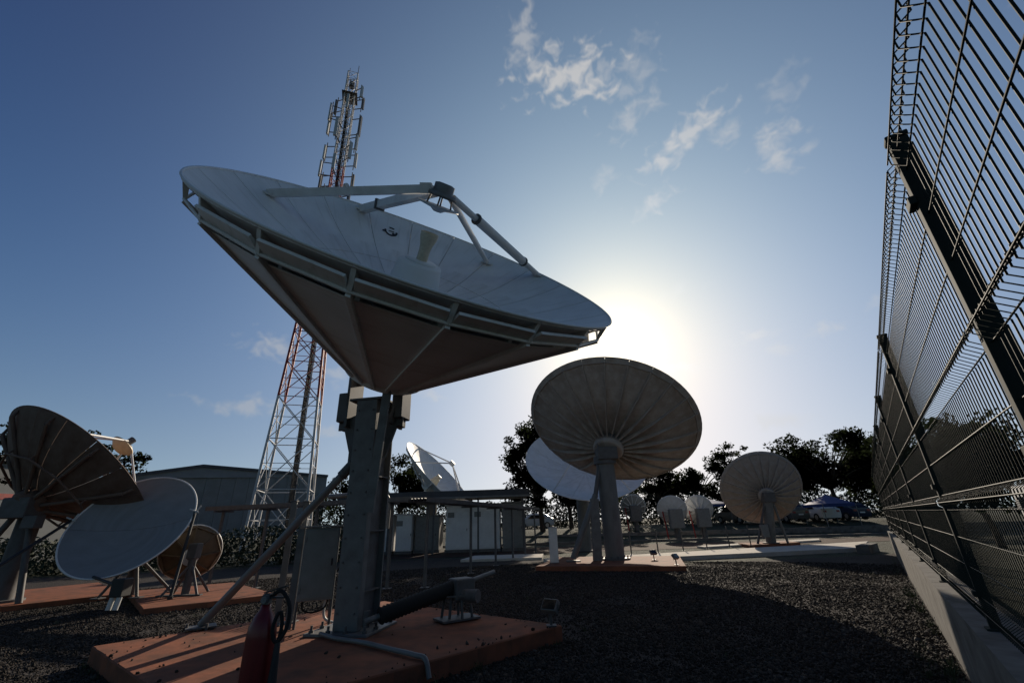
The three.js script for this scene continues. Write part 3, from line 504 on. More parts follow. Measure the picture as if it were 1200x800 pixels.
// tall mast with struts, for the dish seen from behind over the far pad
{
  const foot = [3.62, 0.15, -18.2];
  const a = antenna({ label: 'dish antenna with dark ribbed back on round mast, in front of the sun', foot, C: [4.26, 5.41, -18.98], A: [0.293, 0.812, -0.505], R: 3.64, dep: 1.15, N: 24, ribs: 24, ribH: 0.22, hubR: 0.62, hubD: 1.5, front: MAT.greyDish, rim: MAT.greyDish, ribMat: MAT.greyDish, hubMat: MAT.greyDish, feedAt: 1.1, arms: [0.4, 1.97, 3.54, 5.11], sub: 0.4 });
  const { T, L } = a, top = L(0, 0, -1.6);
  const m = group(T, 'mast'); rod(m, 'mast_tube', V(0, 0, 0), V(0, top.y - 0.25, 0), 0.36, MAT.column, 20); rod(m, 'base_flange', V(0, 0, 0), V(0, 0.06, 0), 0.56, MAT.steelDark, 20); rod(m, 'collar', V(0, top.y - 0.5, 0), V(0, top.y - 0.2, 0), 0.45, MAT.steelDark, 20);
  for (let i = 0; i < 12; i++) { const t = i * Math.PI / 6; rod(m, 'anchor_bolt', V(Math.cos(t) * 0.48, 0, Math.sin(t) * 0.48), V(Math.cos(t) * 0.48, 0.14, Math.sin(t) * 0.48), 0.025, MAT.steelDark); }
  const y = group(T, 'yoke'); for (const s of [-1, 1]) beam(y, 'yoke_plate', V(s * 0.3, top.y - 0.5, 0), top.clone().add(V(s * 0.42, 0.3, -0.1)), 0.6, 0.06, MAT.steelDark, V(1, 0, 0));
  part(y, 'gear_housing', boxG(0.8, 0.5, 0.7, 0.04), MAT.steelDark, top.clone().add(V(-0.1, -0.1, 0.1)));
  const st = group(T, 'elevation_strut'); rod(st, 'strut_tube', V(-1.62, 0.1, 0.3), V(-0.55, 2.3, 0.25), 0.11, MAT.column, 12); rod(st, 'strut_tube', V(-0.55, 2.3, 0.25), V(-0.2, top.y - 0.35, 0.1), 0.09, MAT.steelDark, 12); part(st, 'foot_plate', boxG(0.5, 0.04, 0.4), MAT.steelDark, V(-1.62, 0.02, 0.3));
  beam(T, 'side_post', V(-0.72, 0, 0.3), V(-0.62, 2.15, 0.25), 0.32, 0.2, MAT.column, V(0, 0, 1));
  const wp = thing('junction_pillar', 'slim white junction pillar at the end of the rib-backed dish pad', 'pillar', [1.28, 0.15, -17.6]);
  part(wp, 'housing', boxG(0.3, 1.14, 0.24, 0.015), MAT.white, V(0, 0.59, 0)); part(wp, 'cap', boxG(0.34, 0.03, 0.28, 0.008), MAT.white, V(0, 1.175, 0)); part(wp, 'door', boxG(0.25, 0.5, 0.012), MAT.white, V(0, 0.8, 0.125)); part(wp, 'plinth', boxG(0.34, 0.04, 0.28), MAT.concrete, V(0, 0.0, 0));
}
// pale dish facing the yard, behind it
{
  const foot = [3.6, 0, -25.9];
  const { T, L } = antenna({ label: 'pale grey dish antenna showing its open face, behind the rib-backed dish', foot, C: [3.9, 4.69, -24.9], A: [-0.01, 0.728, 0.686], R: 3.34, dep: 0.85, N: 16, ribs: 16, hubD: 1.3, feedAt: 1.3, arms: [0.9, 2.5, 4.1, 5.4], front: MAT.dishFront });
  const top = L(0, 0, -1.4); const m = group(T, 'mast'); rod(m, 'mast_tube', V(0, 0, 0), V(top.x * 0.3, top.y, top.z * 0.3), 0.34, MAT.column, 16); rod(m, 'base_flange', V(0, 0, 0), V(0, 0.05, 0), 0.55, MAT.steelDark, 16);
  beam(T, 'yoke', V(0, top.y - 0.3, 0), top, 0.8, 0.5, MAT.steelDark, V(0, 0, 1));
}
// rib-backed dish by the fence end
{
  const foot = [13.05, 0.15, -24.9];
  const { T, L } = antenna({ label: 'brownish dish antenna with fan of pale ribs near the blue canopy', foot, C: [13.53, 2.92, -25.47], A: [0.178, 0.514, -0.839], R: 2.11, dep: 0.68, N: 24, ribs: 24, ribH: 0.12, hubR: 0.42, hubD: 0.9, front: MAT.greyDish, rim: MAT.greyDish, ribMat: MAT.greyDish, hubMat: MAT.greyDish, feedAt: 0.7, arms: [0.8, 2.3, 3.9, 5.5], sub: 0.25 });
  const top = L(0, 0, -1.0); const m = group(T, 'mast'); rod(m, 'mast_tube', V(0.05, 0, 0), top.clone().add(V(0, 0.05, 0)), 0.24, MAT.column, 16); rod(m, 'base_flange', V(0.05, 0, 0), V(0.05, 0.05, 0), 0.4, MAT.steelDark, 16);
  rod(T, 'elevation_strut', V(-0.75, 0.0, 0.2), top.clone().add(V(-0.2, -0.25, 0)), 0.06, MAT.steelDark, 10); rod(T, 'elevation_strut', V(0.75, 0.0, 0.3), top.clone().add(V(0.2, -0.25, 0)), 0.06, MAT.column, 10);
  part(T, 'control_box', boxG(0.35, 0.6, 0.25, 0.02), MAT.cabinet, V(-0.3, 0.6, 0.3)); part(T, 'gear_housing', boxG(0.6, 0.5, 0.5, 0.03), MAT.steelDark, top.clone().add(V(0, -0.05, 0)));
}
// dish above the shelter roof
{
  const foot = [-6.4, 0, -35.4];
  const { T, L } = antenna({ label: 'white dish antenna rising above the dark shelter roof, tilted to one side', foot, C: [-5.94, 5.08, -35.03], A: [0.724, 0.675, 0.14], R: 3.6, dep: 0.95, N: 20, frame: 10, hubD: 1.4, feedAt: 1.25, arms: [0.3, 1.87, 3.44, 5.0], armT: 0.05, feedT: 0.22, horn: 0.9, front: MAT.dishFront });
  const top = L(0, 0, -1.5); const m = group(T, 'mast'); rod(m, 'mast_tube', V(-0.2, 0, 0), V(-0.2, top.y, 0.0), 0.4, MAT.column, 16); beam(T, 'yoke', V(-0.2, top.y - 0.4, 0), top, 0.8, 0.5, MAT.steelDark, V(0, 0, 1));
}
// dark-backed dish at the left
{
  const foot = [-12.9, 0.12, -12.3];
  const { T, L } = antenna({ label: 'dark-backed dish antenna with cream subreflector on long arms, beside the flat grey dish', foot, C: [-12.44, 3.21, -12.62], A: [0.289, 0.724, -0.626], R: 2.29, dep: 0.92, N: 16, frame: 10, hubR: 0.4, hubD: 1.2, front: MAT.rustBack, rim: MAT.rustBack, frameMat: MAT.rustBack, hubMat: MAT.rustBack, feedAt: 1.35, arms: [0.6, 2.2, 3.8, 5.2], armT: 0.028, feedT: 0.1, feedMat: MAT.steelDark, sub: 0.36, subMat: MAT.subCream });
  const top = L(0, 0, -1.15); const m = group(T, 'mast');
  rod(m, 'mast_tube', V(0, 0, 0.1), V(0, top.y - 0.1, 0.1), 0.24, MAT.steelDark, 14); rod(m, 'base_flange', V(0, 0, 0.1), V(0, 0.05, 0.1), 0.45, MAT.steelDark, 14);
  rod(T, 'elevation_strut', V(-0.9, 0, 0.7), top.clone().add(V(-0.15, -0.1, 0)), 0.07, MAT.steelDark, 10); rod(T, 'elevation_strut', V(0.9, 0, 0.5), top.clone().add(V(0.15, -0.1, 0)), 0.07, MAT.steelDark, 10);
  part(T, 'gear_housing', boxG(0.7, 0.5, 0.6, 0.03), MAT.steelDark, top.clone().add(V(0, -0.1, 0.05)));
  part(T, 'control_box', boxG(0.35, 0.3, 0.25, 0.02), MAT.steelDark, top.clone().add(V(0.5, -0.45, 0.2)));
}
// flat grey offset dish facing the yard, on legs
{
  const foot = [-9.7, 0.12, -12.3], B = V(...foot), T = thing('satellite_antenna', 'flat blue-grey offset dish tilted up on dark legs, open face bare', 'antenna', foot);
  const { X, Y, Z, Q } = frameOf([0.099, 0.539, 0.836]), c0 = V(-9.98, 1.83, -11.97).sub(B), R = 1.42, dep = 0.28;
  const L = (r, a, y) => c0.clone().addScaledVector(X, r * Math.cos(a)).addScaledVector(Z, r * Math.sin(a)).addScaledVector(Y, y);
  const refl = group(T, 'reflector'), half = petal(R, dep, 0.004, R, Math.PI, 0.03, 8, 20, 0.008);
  for (const s of [0, 1]) part(refl, 'panel', half, MAT.dishGrey, c0, rotY(Q, s * Math.PI + 0.08));
  part(refl, 'rim_lip', new THREE.TorusGeometry(R, 0.022, 6, 90).rotateX(Math.PI / 2), MAT.dishFront, c0, Q);
  for (const [a, f] of [[0.09, V(-10.93, 0.44, -9.22)], [2.95, V(-8.28, 0.14, -11.66)]]) {
    const p = L(R + 0.03, a, 0.03), g = group(T, 'side_strut'), e = f.clone().sub(B);
    rod(g, 'strut_tube', p, e, 0.036, MAT.black, 10); rod(g, 'clip', p.clone().add(V(-0.16, 0.06, 0)), p.clone().add(V(0.12, -0.03, 0.04)), 0.02, MAT.plastic); rod(g, 'clip', p.clone().add(V(0.12, 0.14, 0)), p.clone().add(V(0.0, -0.12, 0.04)), 0.02, MAT.plastic);
    rod(g, 'end_block', e.clone().add(V(0, -0.06, 0)), e.clone().add(V(0, 0.05, 0)), 0.06, MAT.black, 10);
  }
  const bk = group(T, 'rear_stand'), hub = L(0, 0, -dep - 0.12);
  rod(bk, 'spine', L(1.0, Math.PI / 2, -dep - 0.1), L(1.0, -Math.PI / 2, -dep - 0.1), 0.05, MAT.steelDark, 8);
  rod(bk, 'upright', hub, V(hub.x, 0.02, hub.z - 0.35), 0.09, MAT.steelDark, 12);
  for (const [x, z] of [[-0.7, -0.9], [0.7, -0.8], [-0.45, 0.1], [0.55, 0.15]]) { rod(bk, 'stand_leg', hub.clone().add(V(0, -0.55, -0.2)), V(hub.x + x, 0.02, hub.z + z), 0.035, MAT.steelDark, 8); part(bk, 'foot_plate', boxG(0.22, 0.02, 0.22), MAT.steelDark, V(hub.x + x, 0.012, hub.z + z)); }
  // feed boom and horn low in front
  const fb = group(T, 'feed_boom'), e = V(1.3, 0.42, 2.0); rod(fb, 'boom_tube', L(R * 0.96, -Math.PI / 2, 0.0), e, 0.03, MAT.black, 8);
  part(fb, 'feed_block', boxG(0.26, 0.34, 0.26, 0.02), MAT.black, e); for (const s of [-0.07, 0.07]) rod(fb, 'feed_horn', e.clone().add(V(s, -0.16, 0.06)), e.clone().add(V(s, -0.4, 0.1)), 0.05, MAT.plastic, 12);
}
// small tan dish behind it
{
  const foot = [-8.45, 0.12, -12.4];
  const { T, L } = antenna({ label: 'small tan dish antenna on tripod stand, behind the flat grey dish', foot, C: [-8.85, 1.08, -12.85], A: [-0.55, 0.3, -0.78], R: 0.7, dep: 0.26, N: 8, ribs: 8, ribH: 0.05, hubR: 0.2, hubD: 0.4, front: MAT.gold, rim: MAT.white, ribMat: MAT.gold });
  const top = L(0, 0, -0.5); rod(T, 'mast', V(0, 0, 0), V(0, 0.95, 0), 0.09, MAT.steelDark, 12); part(T, 'mount_head', boxG(0.24, 0.36, 0.24, 0.02), MAT.steelDark, V(0, 1.0, 0)); rod(T, 'mount_arm', V(0, 1.0, 0), top, 0.07, MAT.steelDark, 8);
  for (let i = 0; i < 4; i++) { const t = i * 1.571 + 0.5; rod(T, 'stand_leg', V(0, 0.72, 0), V(Math.cos(t) * 0.55, 0.02, Math.sin(t) * 0.55), 0.03, MAT.steelDark, 8); } part(T, 'stand_base', boxG(1.1, 0.03, 0.12), MAT.steelDark, V(0, 0.02, 0.2));
}
// small dishes on box pedestals across the path
[[[11.6, 0, -35.0], 'small white dish on grey box pedestal, nearest the ribbed dish mast'], [[13.9, 0, -35.8], 'small white dish on grey box pedestal under the blue canopy edge'], [[10.2, 0.5, -41], 'small dark dish on box pedestal half hidden by its white neighbour']].forEach(([foot, label], i) => {
  const s = i === 2 ? 1.0 : 1.0, { T, L } = antenna({ label, foot, C: [foot[0] + 0.12, foot[1] + 2.1, foot[2] - 0.35], A: [0.25, 0.45, -0.86], R: 1.08, dep: 0.34, N: 12, ribs: 12, ribH: 0.05, hubR: 0.25, hubD: 0.5, front: i === 2 ? MAT.cabinet : MAT.white, ribMat: MAT.white });
  part(T, 'equipment_box', boxG(0.95, 1.3, 0.5, 0.03), i === 2 ? MAT.steelDark : MAT.cabinet, V(0.05, 1.45, 0.5)); rod(T, 'mast', V(0.05, 0, 0.2), V(0.05, 1.4, 0.2), 0.2, MAT.steelDark, 12); rod(T, 'base_flange', V(0.05, 0, 0.2), V(0.05, 0.05, 0.2), 0.36, MAT.steelDark, 12);
  rod(T, 'support_strut', V(-0.6, 0.02, 0.1), L(0.7, Math.PI, -0.3), 0.05, MAT.towerRed, 8);
});

// ---------------------------------------------------------------- the fence and its wall
{
  const wb = onFence(0, 0.5, 0), wall = thing('concrete_wall', 'low grey concrete wall carrying the dark green wire fence', 'wall', [wb.x, 0, wb.z]);
  const seg = (name, l0, l1, y0, y1) => { for (let a = -6; a < 24; a += 3) { const g = poly([fp(a + 0.004, l0), fp(a + 2.996, l0), fp(a + 2.996, l1), fp(a + 0.004, l1)], y0, y1); g.translate(-wb.x, 0, -wb.z); part(wall, name, g, MAT.wallFace); } };
  seg('wall_section', 0.352, 0.656, -0.1, 0.745); seg('coping_stone', 0.345, 0.663, 0.745, 0.787);
  const w2 = new THREE.Mesh(poly([[13.7, -18.9], [14.9, -20.0], [14.6, -20.3], [13.4, -19.2]], -0.05, 0.3), MAT.concrete); w2.name = 'concrete_block'; scene.add(w2); tag(w2, 'short pale concrete block at the far end of the fence wall', 'block');
  const F = thing('wire_fence', 'tall dark green wire mesh fence with folded panels on the concrete wall', 'fence', [0, 0, 0]);
  const q = new THREE.Quaternion().setFromRotationMatrix(new THREE.Matrix4().makeBasis(FD, UPV, new THREE.Vector3().crossVectors(FD, UPV)));
  const LAT = 0.470, S = 2.671, A0 = 1.997, TOP = 2.886, WH = 0.787, WL = LAT - 0.009; // panels hang between the posts
  const folds = [2.81, 2.09, 1.587, 0.93], depth = 0.045, hw = 0.05;
  // one upright wire: straight, bent out at each fold (x = out of plane, y = height)
  const prof = [[0, 0.81]]; [...folds].reverse().forEach((f) => prof.push([0, f - hw], [-depth, f - hw * 0.35], [-depth, f + hw * 0.35], [0, f + hw])); prof[prof.length - 1] = [0, 2.86]; prof.push([0, TOP + 0.005]);
  const r = 0.0021, pos = [], idx = []; prof.forEach(([x, y]) => pos.push(-r, y, x - r, r, y, x - r, r, y, x + r, -r, y, x + r));
  for (let i = 0; i < prof.length - 1; i++) for (let j = 0; j < 4; j++) { const a = i * 4 + j, b = i * 4 + (j + 1) % 4; idx.push(a, b, a + 4, b, b + 4, a + 4); }
  const wireG = new THREE.BufferGeometry(); wireG.setAttribute('position', new THREE.Float32BufferAttribute(pos, 3)); wireG.setIndex(idx); wireG.computeVertexNormals();
  const heights = [[2.86, 0], [2.81, 1], [2.76, 0], [2.55, 0], [2.35, 0], [2.14, 0], [2.09, 1], [2.04, 0], [1.85, 0], [1.637, 0], [1.587, 1], [1.537, 0], [1.36, 0], [1.17, 0], [0.98, 0], [0.93, 1], [0.88, 0]];
  const postG = boxG(0.052, TOP - WH + 0.03, 0.064, 0.005), capG = boxG(0.06, 0.02, 0.072, 0.005), clampG = boxG(0.075, 0.035, 0.022, 0.004), footG = boxG(0.11, 0.012, 0.11, 0.003);
  for (let i = -2; i < 9; i++) {
    const a = A0 + i * S, post = part(F, 'post', postG, MAT.fencePost, onFence(a, LAT, (TOP + WH + 0.03) / 2 + 0.0), q);
    for (const [g, y, name, lat] of [[capG, TOP + 0.042, 'post_cap', LAT], [footG, WH + 0.006, 'foot_plate', LAT], [clampG, 2.62, 'clamp', LAT - 0.042], [clampG, 1.70, 'clamp', LAT - 0.042], [clampG, 1.0, 'clamp', LAT - 0.042]]) { const o = new THREE.Mesh(g, MAT.fencePost); o.name = name; const w = onFence(a, lat, y).sub(onFence(a, LAT, (TOP + WH + 0.03) / 2)); o.position.copy(w.applyQuaternion(q.clone().invert())); post.add(o); }
    if (i === 8) break;
    const panel = group(F, 'mesh_panel'), s0 = a + 0.045, s1 = a + S - 0.045, n = Math.round((s1 - s0) / 0.0475), near = i >= -1 && i <= 2;
    const list = [];
    for (let k = 0; k <= n; k++) {
      const p = onFence(s0 + (s1 - s0) * k / n, WL, 0);
      if (near) part(panel, 'upright_wire', wireG, MAT.fence, p, q); else { const g = wireG.clone(); g.applyQuaternion(q); g.translate(p.x, 0, p.z); list.push(g); }
    }
    if (list.length) { const o = part(panel, 'upright_wires', mergeGeometries(list), MAT.fence); o.userData.kind = 'stuff'; }
    for (const [y, out] of heights) rod(panel, 'line_wire', onFence(s0 - 0.02, WL - (out ? depth : 0) - 0.007, y), onFence(s1 + 0.02, WL - (out ? depth : 0) - 0.007, y), 0.003, MAT.fence, 5);
  }
}

// ---------------------------------------------------------------- lattice tower
{
  const T = thing('lattice_tower', 'tall red and white lattice tower hung with panel antennas, behind the yard', 'tower', [-20.4, 0, -40.11]);
  const H = 58.2, hw = (y) => y < 36 ? 2.25 + (0.62 - 2.25) * y / 36 : 0.62, turn = 0.32, ct = Math.cos(turn), st = Math.sin(turn);
  const corner = (i, y, f = 1) => { const s = hw(y) * f, x = [-1, 1, 1, -1][i] * s, z = [-1, -1, 1, 1][i] * s; return V(x * ct + z * st, y, -x * st + z * ct); };
  const mat = (y) => (y < 2.2 || (y > 13 && y < 25) || (y > 36 && y < 42) ? MAT.towerRed : MAT.towerWhite);
  const levels = [0]; { let y = 0; while (y < H) { const dy = Math.max(1.7, hw(y) * 2 * 1.05); y = Math.min(H, y + dy); if (H - y < 1) y = H; levels.push(y); } }
  for (let k = 0; k < levels.length - 1; k++) {
    const y0 = levels[k], y1 = levels[k + 1], m = mat((y0 + y1) / 2), big = y0 < 30, br = big ? 0.045 : 0.03;
    for (let i = 0; i < 4; i++) {
      const j = (i + 1) % 4;
      rod(T, 'leg', corner(i, y0), corner(i, y1), big ? 0.11 : 0.075, m, 6);
      rod(T, 'girt', corner(i, y1), corner(j, y1), br, m, 5);
      rod(T, 'brace', corner(i, y0), corner(j, y1), br, m, 5); rod(T, 'brace', corner(j, y0), corner(i, y1), br, m, 5);
      if (big && y1 - y0 > 2.4) { const mid = corner(i, y0).add(corner(j, y0)).add(corner(i, y1)).add(corner(j, y1)).multiplyScalar(0.25); for (const c of [i, j]) rod(T, 'sub_brace', corner(c, (y0 + y1) / 2), mid, 0.03, m, 5); }
    }
  }
  // cable ladder up one face
  const lx = corner(2, 0, 0.3), cl = group(T, 'cable_ladder');
  for (const s of [-0.22, 0.22]) rod(cl, 'ladder_rail', V(lx.x + s, 0, lx.z), V(0.1 + s, H - 1, 0.3), 0.05, MAT.steelDark, 5);
  for (let y = 1; y < H - 1; y += 1.4) { const u = y / (H - 1), x = lx.x + (0.1 - lx.x) * u, z = lx.z + (0.3 - lx.z) * u; rod(cl, 'ladder_rung', V(x - 0.4, y, z), V(x + 0.4, y, z), 0.03, MAT.steelDark, 5); }
  for (let s = 0; s < 5; s++) rod(cl, 'feeder_cable', V(lx.x - 0.16 + s * 0.08, 0, lx.z + 0.06), V(0.1 - 0.16 + s * 0.08, H - 6, 0.36), 0.04, MAT.black, 5);
  // panel antennas on stand-off arms
  const R = rngOf(9);
  for (const [y, az, len, wd] of [[53, 3.4, 2.6, 0.32], [49, 3.0, 3.4, 0.4], [48.5, 0.1, 3.4, 0.4], [46.5, 1.6, 3.0, 0.4], [44.5, 3.1, 2.2, 0.3], [43, 0.0, 2.2, 0.3], [40, 3.2, 2.0, 0.3], [37, 2.9, 2.2, 0.34], [36.5, 0.2, 1.8, 0.3], [33, 3.3, 3.0, 0.42], [51, 1.2, 2.4, 0.3], [41, 1.4, 2.2, 0.34], [52.5, 0.1, 2.0, 0.3], [45.5, 0.2, 2.4, 0.34], [39.5, 0.0, 2.4, 0.34], [41.5, 2.9, 2.4, 0.34], [34.5, 1.2, 2.2, 0.34], [47, 4.6, 2.6, 0.34], [50.5, 2.7, 2.8, 0.4], [43.5, 0.6, 2.6, 0.38], [38.5, 3.5, 2.4, 0.36], [36, 2.7, 2.6, 0.38], [54, 0.4, 2.0, 0.34]]) {
    const rr = hw(y) * 1.3 + 1.0, p = V(Math.cos(az) * rr, y, Math.sin(az) * rr), g = group(T, 'panel_antenna');
    part(g, 'radome', boxG(wd, len, 0.2, 0.04), R() > 0.35 ? MAT.plastic : MAT.steel, p.clone().add(V(Math.cos(az) * 0.22, 0, Math.sin(az) * 0.22)), new THREE.Quaternion().setFromAxisAngle(UPV, Math.PI / 2 - az));
    rod(g, 'mount_pipe', p.clone().add(V(0, -len / 2 - 0.4, 0)), p.clone().add(V(0, len / 2 + 0.4, 0)), 0.055, MAT.steelDark);
    for (const s of [-1, 1]) { const yy = y + s * len * 0.4; rod(g, 'stand_off', V(Math.cos(az) * hw(yy), yy, Math.sin(az) * hw(yy)), V(p.x, yy, p.z), 0.06, MAT.steelDark); }
  }
  for (const [y, az, r] of [[35, 3.3, 0.55], [33.5, 0.15, 0.55], [38.5, 0.3, 0.4], [31, 0.9, 0.6]]) { const rr = hw(y) * 1.2 + 0.7, p = V(Math.cos(az) * rr, y, Math.sin(az) * rr), d = V(Math.cos(az), 0, Math.sin(az)); const g = group(T, 'drum_antenna'); rod(g, 'drum', p, p.clone().addScaledVector(d, 0.35), r, MAT.plastic, 18); rod(g, 'mount_arm', V(d.x * hw(y), y, d.z * hw(y)), p, 0.06, MAT.steelDark); }
  // top guard rail and lightning rod
  const rail = group(T, 'top_platform');
  part(rail, 'platform_deck', boxG(1.9, 0.08, 1.9), MAT.steelDark, V(0, H - 4.2, 0), new THREE.Quaternion().setFromAxisAngle(UPV, turn));
  rod(rail, 'lightning_rod', corner(0, H), corner(0, H).add(V(0, 2.2, 0)), 0.03, MAT.steelDark); rod(rail, 'lightning_rod', corner(2, H), corner(2, H).add(V(0, 1.4, 0)), 0.04, MAT.steelDark);
  rod(rail, 'beacon', V(0, H - 2.2, 0), V(0, H - 1.4, 0), 0.35, MAT.steelDark, 10);
}

// ---------------------------------------------------------------- buildings and shelters
{
  const b = thing('warehouse', 'long grey metal warehouse with shallow gable behind the lattice tower', 'building', [-38, 0, -62]);
  // front wall: from the left end over the gable corner to the right end
  const w = V(-40.42 + 38, 0, -57.15 + 62), r = V(-29.5 + 38, 0, -70.0 + 62), l = V(-45.5 + 38, 0, -50.5 + 62), n = V(-18, 0, -10);
  const prism = (pts, y0, tops) => { const pos = [], idx = []; pts.forEach((p, i) => { pos.push(p.x, y0, p.z, p.x, tops[i], p.z); }); const k = pts.length; for (let i = 0; i < k; i++) { const a = i * 2, c = ((i + 1) % k) * 2; idx.push(a, c, a + 1, c, c + 1, a + 1); } for (let i = 1; i < k - 1; i++) idx.push(1, i * 2 + 1, (i + 1) * 2 + 1); const g = new THREE.BufferGeometry(); g.setAttribute('position', new THREE.Float32BufferAttribute(pos, 3)); g.setIndex(idx); const c = toCreasedNormals(g, 0.2); return boxUV(c); };
  part(b, 'wall', prism([l, w, r, r.clone().add(n), l.clone().add(n)], 0, [7.5, 9.4, 9.0, 9.0, 7.5]), MAT.wall);
  for (const [p, q, t0, t1] of [[l, w, 7.5, 9.4], [w, r, 9.4, 9.0]]) beam(b, 'roof_trim', p.clone().setY(t0 + 0.1), q.clone().setY(t1 + 0.1), 0.5, 0.35, MAT.roofDark, UPV);
  const d = r.clone().sub(w).normalize(), out = V(d.z, 0, -d.x).multiplyScalar(-1); for (let i = 0; i < 8; i++) { const p = w.clone().addScaledVector(d, 0.8 + i * 1.7).addScaledVector(out, 0.0); beam(b, 'wall_rib', p.clone().setY(0), p.clone().setY(9.0), 0.12, 0.12, MAT.wall, V(0, 0, 1)); }
  const a = thing('office_building', 'pale building with dark red stripe behind the dark-backed dish', 'building', [-36, 0, -30]);
  part(a, 'wall', boxG(12, 6.2, 9), MAT.wall, V(-3.2, 3.1, -1)); part(a, 'stripe', boxG(12.05, 0.35, 9.05), MAT.towerRed, V(-3.2, 4.1, -1)); part(a, 'roof', boxG(12.6, 0.35, 9.6), MAT.wall, V(-3.2, 6.38, -1));
  for (let i = 0; i < 3; i++) { const wd = part(a, 'window', boxG(1.4, 1.3, 0.12), MAT.glass, V(-0.2 - i * 3, 2.3, 3.52)); part(wd, 'frame', boxG(1.6, 0.08, 0.16), MAT.white, V(0, -0.7, 0)); }
}
{ // equipment shelters under the long roof
  const roof = thing('shelter_roof', 'long dark flat roof on steel posts over the white equipment cabins', 'canopy', [-5, 0, -30]);
  part(roof, 'roof_slab', boxG(11.4, 0.28, 6.2, 0.02), MAT.roofDark, V(0.0, 3.28, -0.6)); part(roof, 'fascia', boxG(11.5, 0.34, 0.06), MAT.roofDark, V(0, 3.25, 2.55)); part(roof, 'gutter', boxG(11.5, 0.1, 0.12), MAT.steel, V(0, 3.02, 2.62));
  for (let i = 0; i < 5; i++) beam(roof, 'post', V(-5.3 + i * 2.65, 0, 2.35), V(-5.3 + i * 2.65, 3.1, 2.35), 0.1, 0.1, MAT.steelDark);
  for (let i = 0; i < 4; i++) beam(roof, 'joist', V(-5.5 + i * 3.6, 3.08, 2.4), V(-5.5 + i * 3.6, 3.08, -3.4), 0.12, 0.12, MAT.steelDark, UPV);
  const cab = (x, z, w, h, d, label, mat = MAT.wallWhite) => { const c = thing('equipment_cabin', label, 'cabin', [x, 0, z]); part(c, 'plinth', boxG(w + 0.1, 0.15, d + 0.1), MAT.concrete, V(0, 0.075, 0)); part(c, 'wall', boxG(w, h, d, 0.02), mat, V(0, 0.15 + h / 2, 0)); part(c, 'roof', boxG(w + 0.14, 0.08, d + 0.14, 0.02), mat, V(0, 0.2 + h, 0)); const dr = part(c, 'door', boxG(Math.min(0.9, w * 0.5), h * 0.82, 0.04, 0.005), mat, V(w * 0.16, 0.2 + h * 0.42, d / 2 + 0.02)); rod(dr, 'door_handle', V(0.3, -0.05, 0.05), V(0.3, 0.08, 0.05), 0.02, MAT.black); part(c, 'louvre', boxG(0.4, 0.3, 0.03), MAT.cabinet, V(-w * 0.3, h * 0.85, d / 2 + 0.015)); return c; };
  cab(-3.65, -29.6, 1.5, 2.45, 2, 'white equipment cabin under the dark roof, widest blank wall');
  cab(-1.95, -29.5, 1.7, 2.45, 2, 'white equipment cabin with dark door handle under the dark roof');
  cab(-0.3, -29.3, 1.3, 2.5, 2, 'dull grey equipment cabin at the end of the dark roof', MAT.cabinet);
  cab(-8.2, -29.5, 1.0, 2.0, 1.4, 'narrow white cabinet in the roof shade nearest the tall pedestal'); cab(-7.0, -29.5, 0.95, 2.0, 1.4, 'narrow white cabinet beside the grey blocks under the roof');
  cab(-5.65, -30, 1.5, 1.9, 1.6, 'grey low cabin between the white ones under the roof', MAT.cabinet);
}
{ // cable tray: two runs on posts
  function run(label, a, b, y, posts, cables) {
    const d = V(b[0] - a[0], 0, b[1] - a[1]), n = d.clone().normalize(), s = V(n.z, 0, -n.x), T = thing('cable_tray', label, 'cable tray', [a[0], 0, a[1]], 'cable trays'), len = d.length();
    for (const k of [-1, 1]) beam(T, 'side_rail', V(0, y, 0).addScaledVector(s, k * 0.3), V(0, y, 0).add(d).addScaledVector(s, k * 0.3), 0.03, 0.12, MAT.steelDark, UPV);
    for (let i = 0.3; i < len; i += 0.6) rod(T, 'rung', n.clone().multiplyScalar(i).setY(y - 0.03).addScaledVector(s, -0.3), n.clone().multiplyScalar(i).setY(y - 0.03).addScaledVector(s, 0.3), 0.016, MAT.steelDark, 5);
    for (let k = 0; k < cables; k++) rod(T, 'cable', V(0, y + 0.02, 0).addScaledVector(s, -0.2 + k * 0.1), V(0, y + 0.02, 0).add(d).addScaledVector(s, -0.2 + k * 0.1), 0.035, MAT.black, 6);
    for (const t of posts) { const p = n.clone().multiplyScalar(t * len); beam(T, 'post', p.clone(), p.clone().setY(y - 0.07), 0.07, 0.07, MAT.steelDark, s); beam(T, 'cross_arm', p.clone().setY(y - 0.09).addScaledVector(s, -0.36), p.clone().setY(y - 0.09).addScaledVector(s, 0.36), 0.05, 0.05, MAT.steelDark, UPV); part(T, 'foot_plate', boxG(0.22, 0.02, 0.22), MAT.steelDark, p.clone().setY(0.012)); }
    return T;
  }
  run('dark cable tray on thin posts running past the white cabins', [-2.75, -12.6], [0.9, -25.5], 2.2, [0.05, 0.3, 0.5, 0.68, 0.84, 1], 5);
  run('dark cable tray crossing behind the large pedestal towards the flat grey dish', [-9.9, -15.0], [-2.9, -13.1], 2.25, [0.06, 0.3, 0.55, 0.9], 4);
  const bp = new THREE.Mesh(tube([V(-5.6, 2.42, -13.6), V(-4.8, 2.44, -13.4), V(-4.1, 2.44, -13.2), V(-3.75, 2.36, -13.1), V(-3.66, 2.1, -13.05), V(-3.66, 1.5, -13.05)], 0.07, 10, 40), MAT.steel); bp.name = 'bent_pipe'; scene.add(bp); tag(bp, 'grey bent pipe where the two cable trays meet', 'pipe');
}
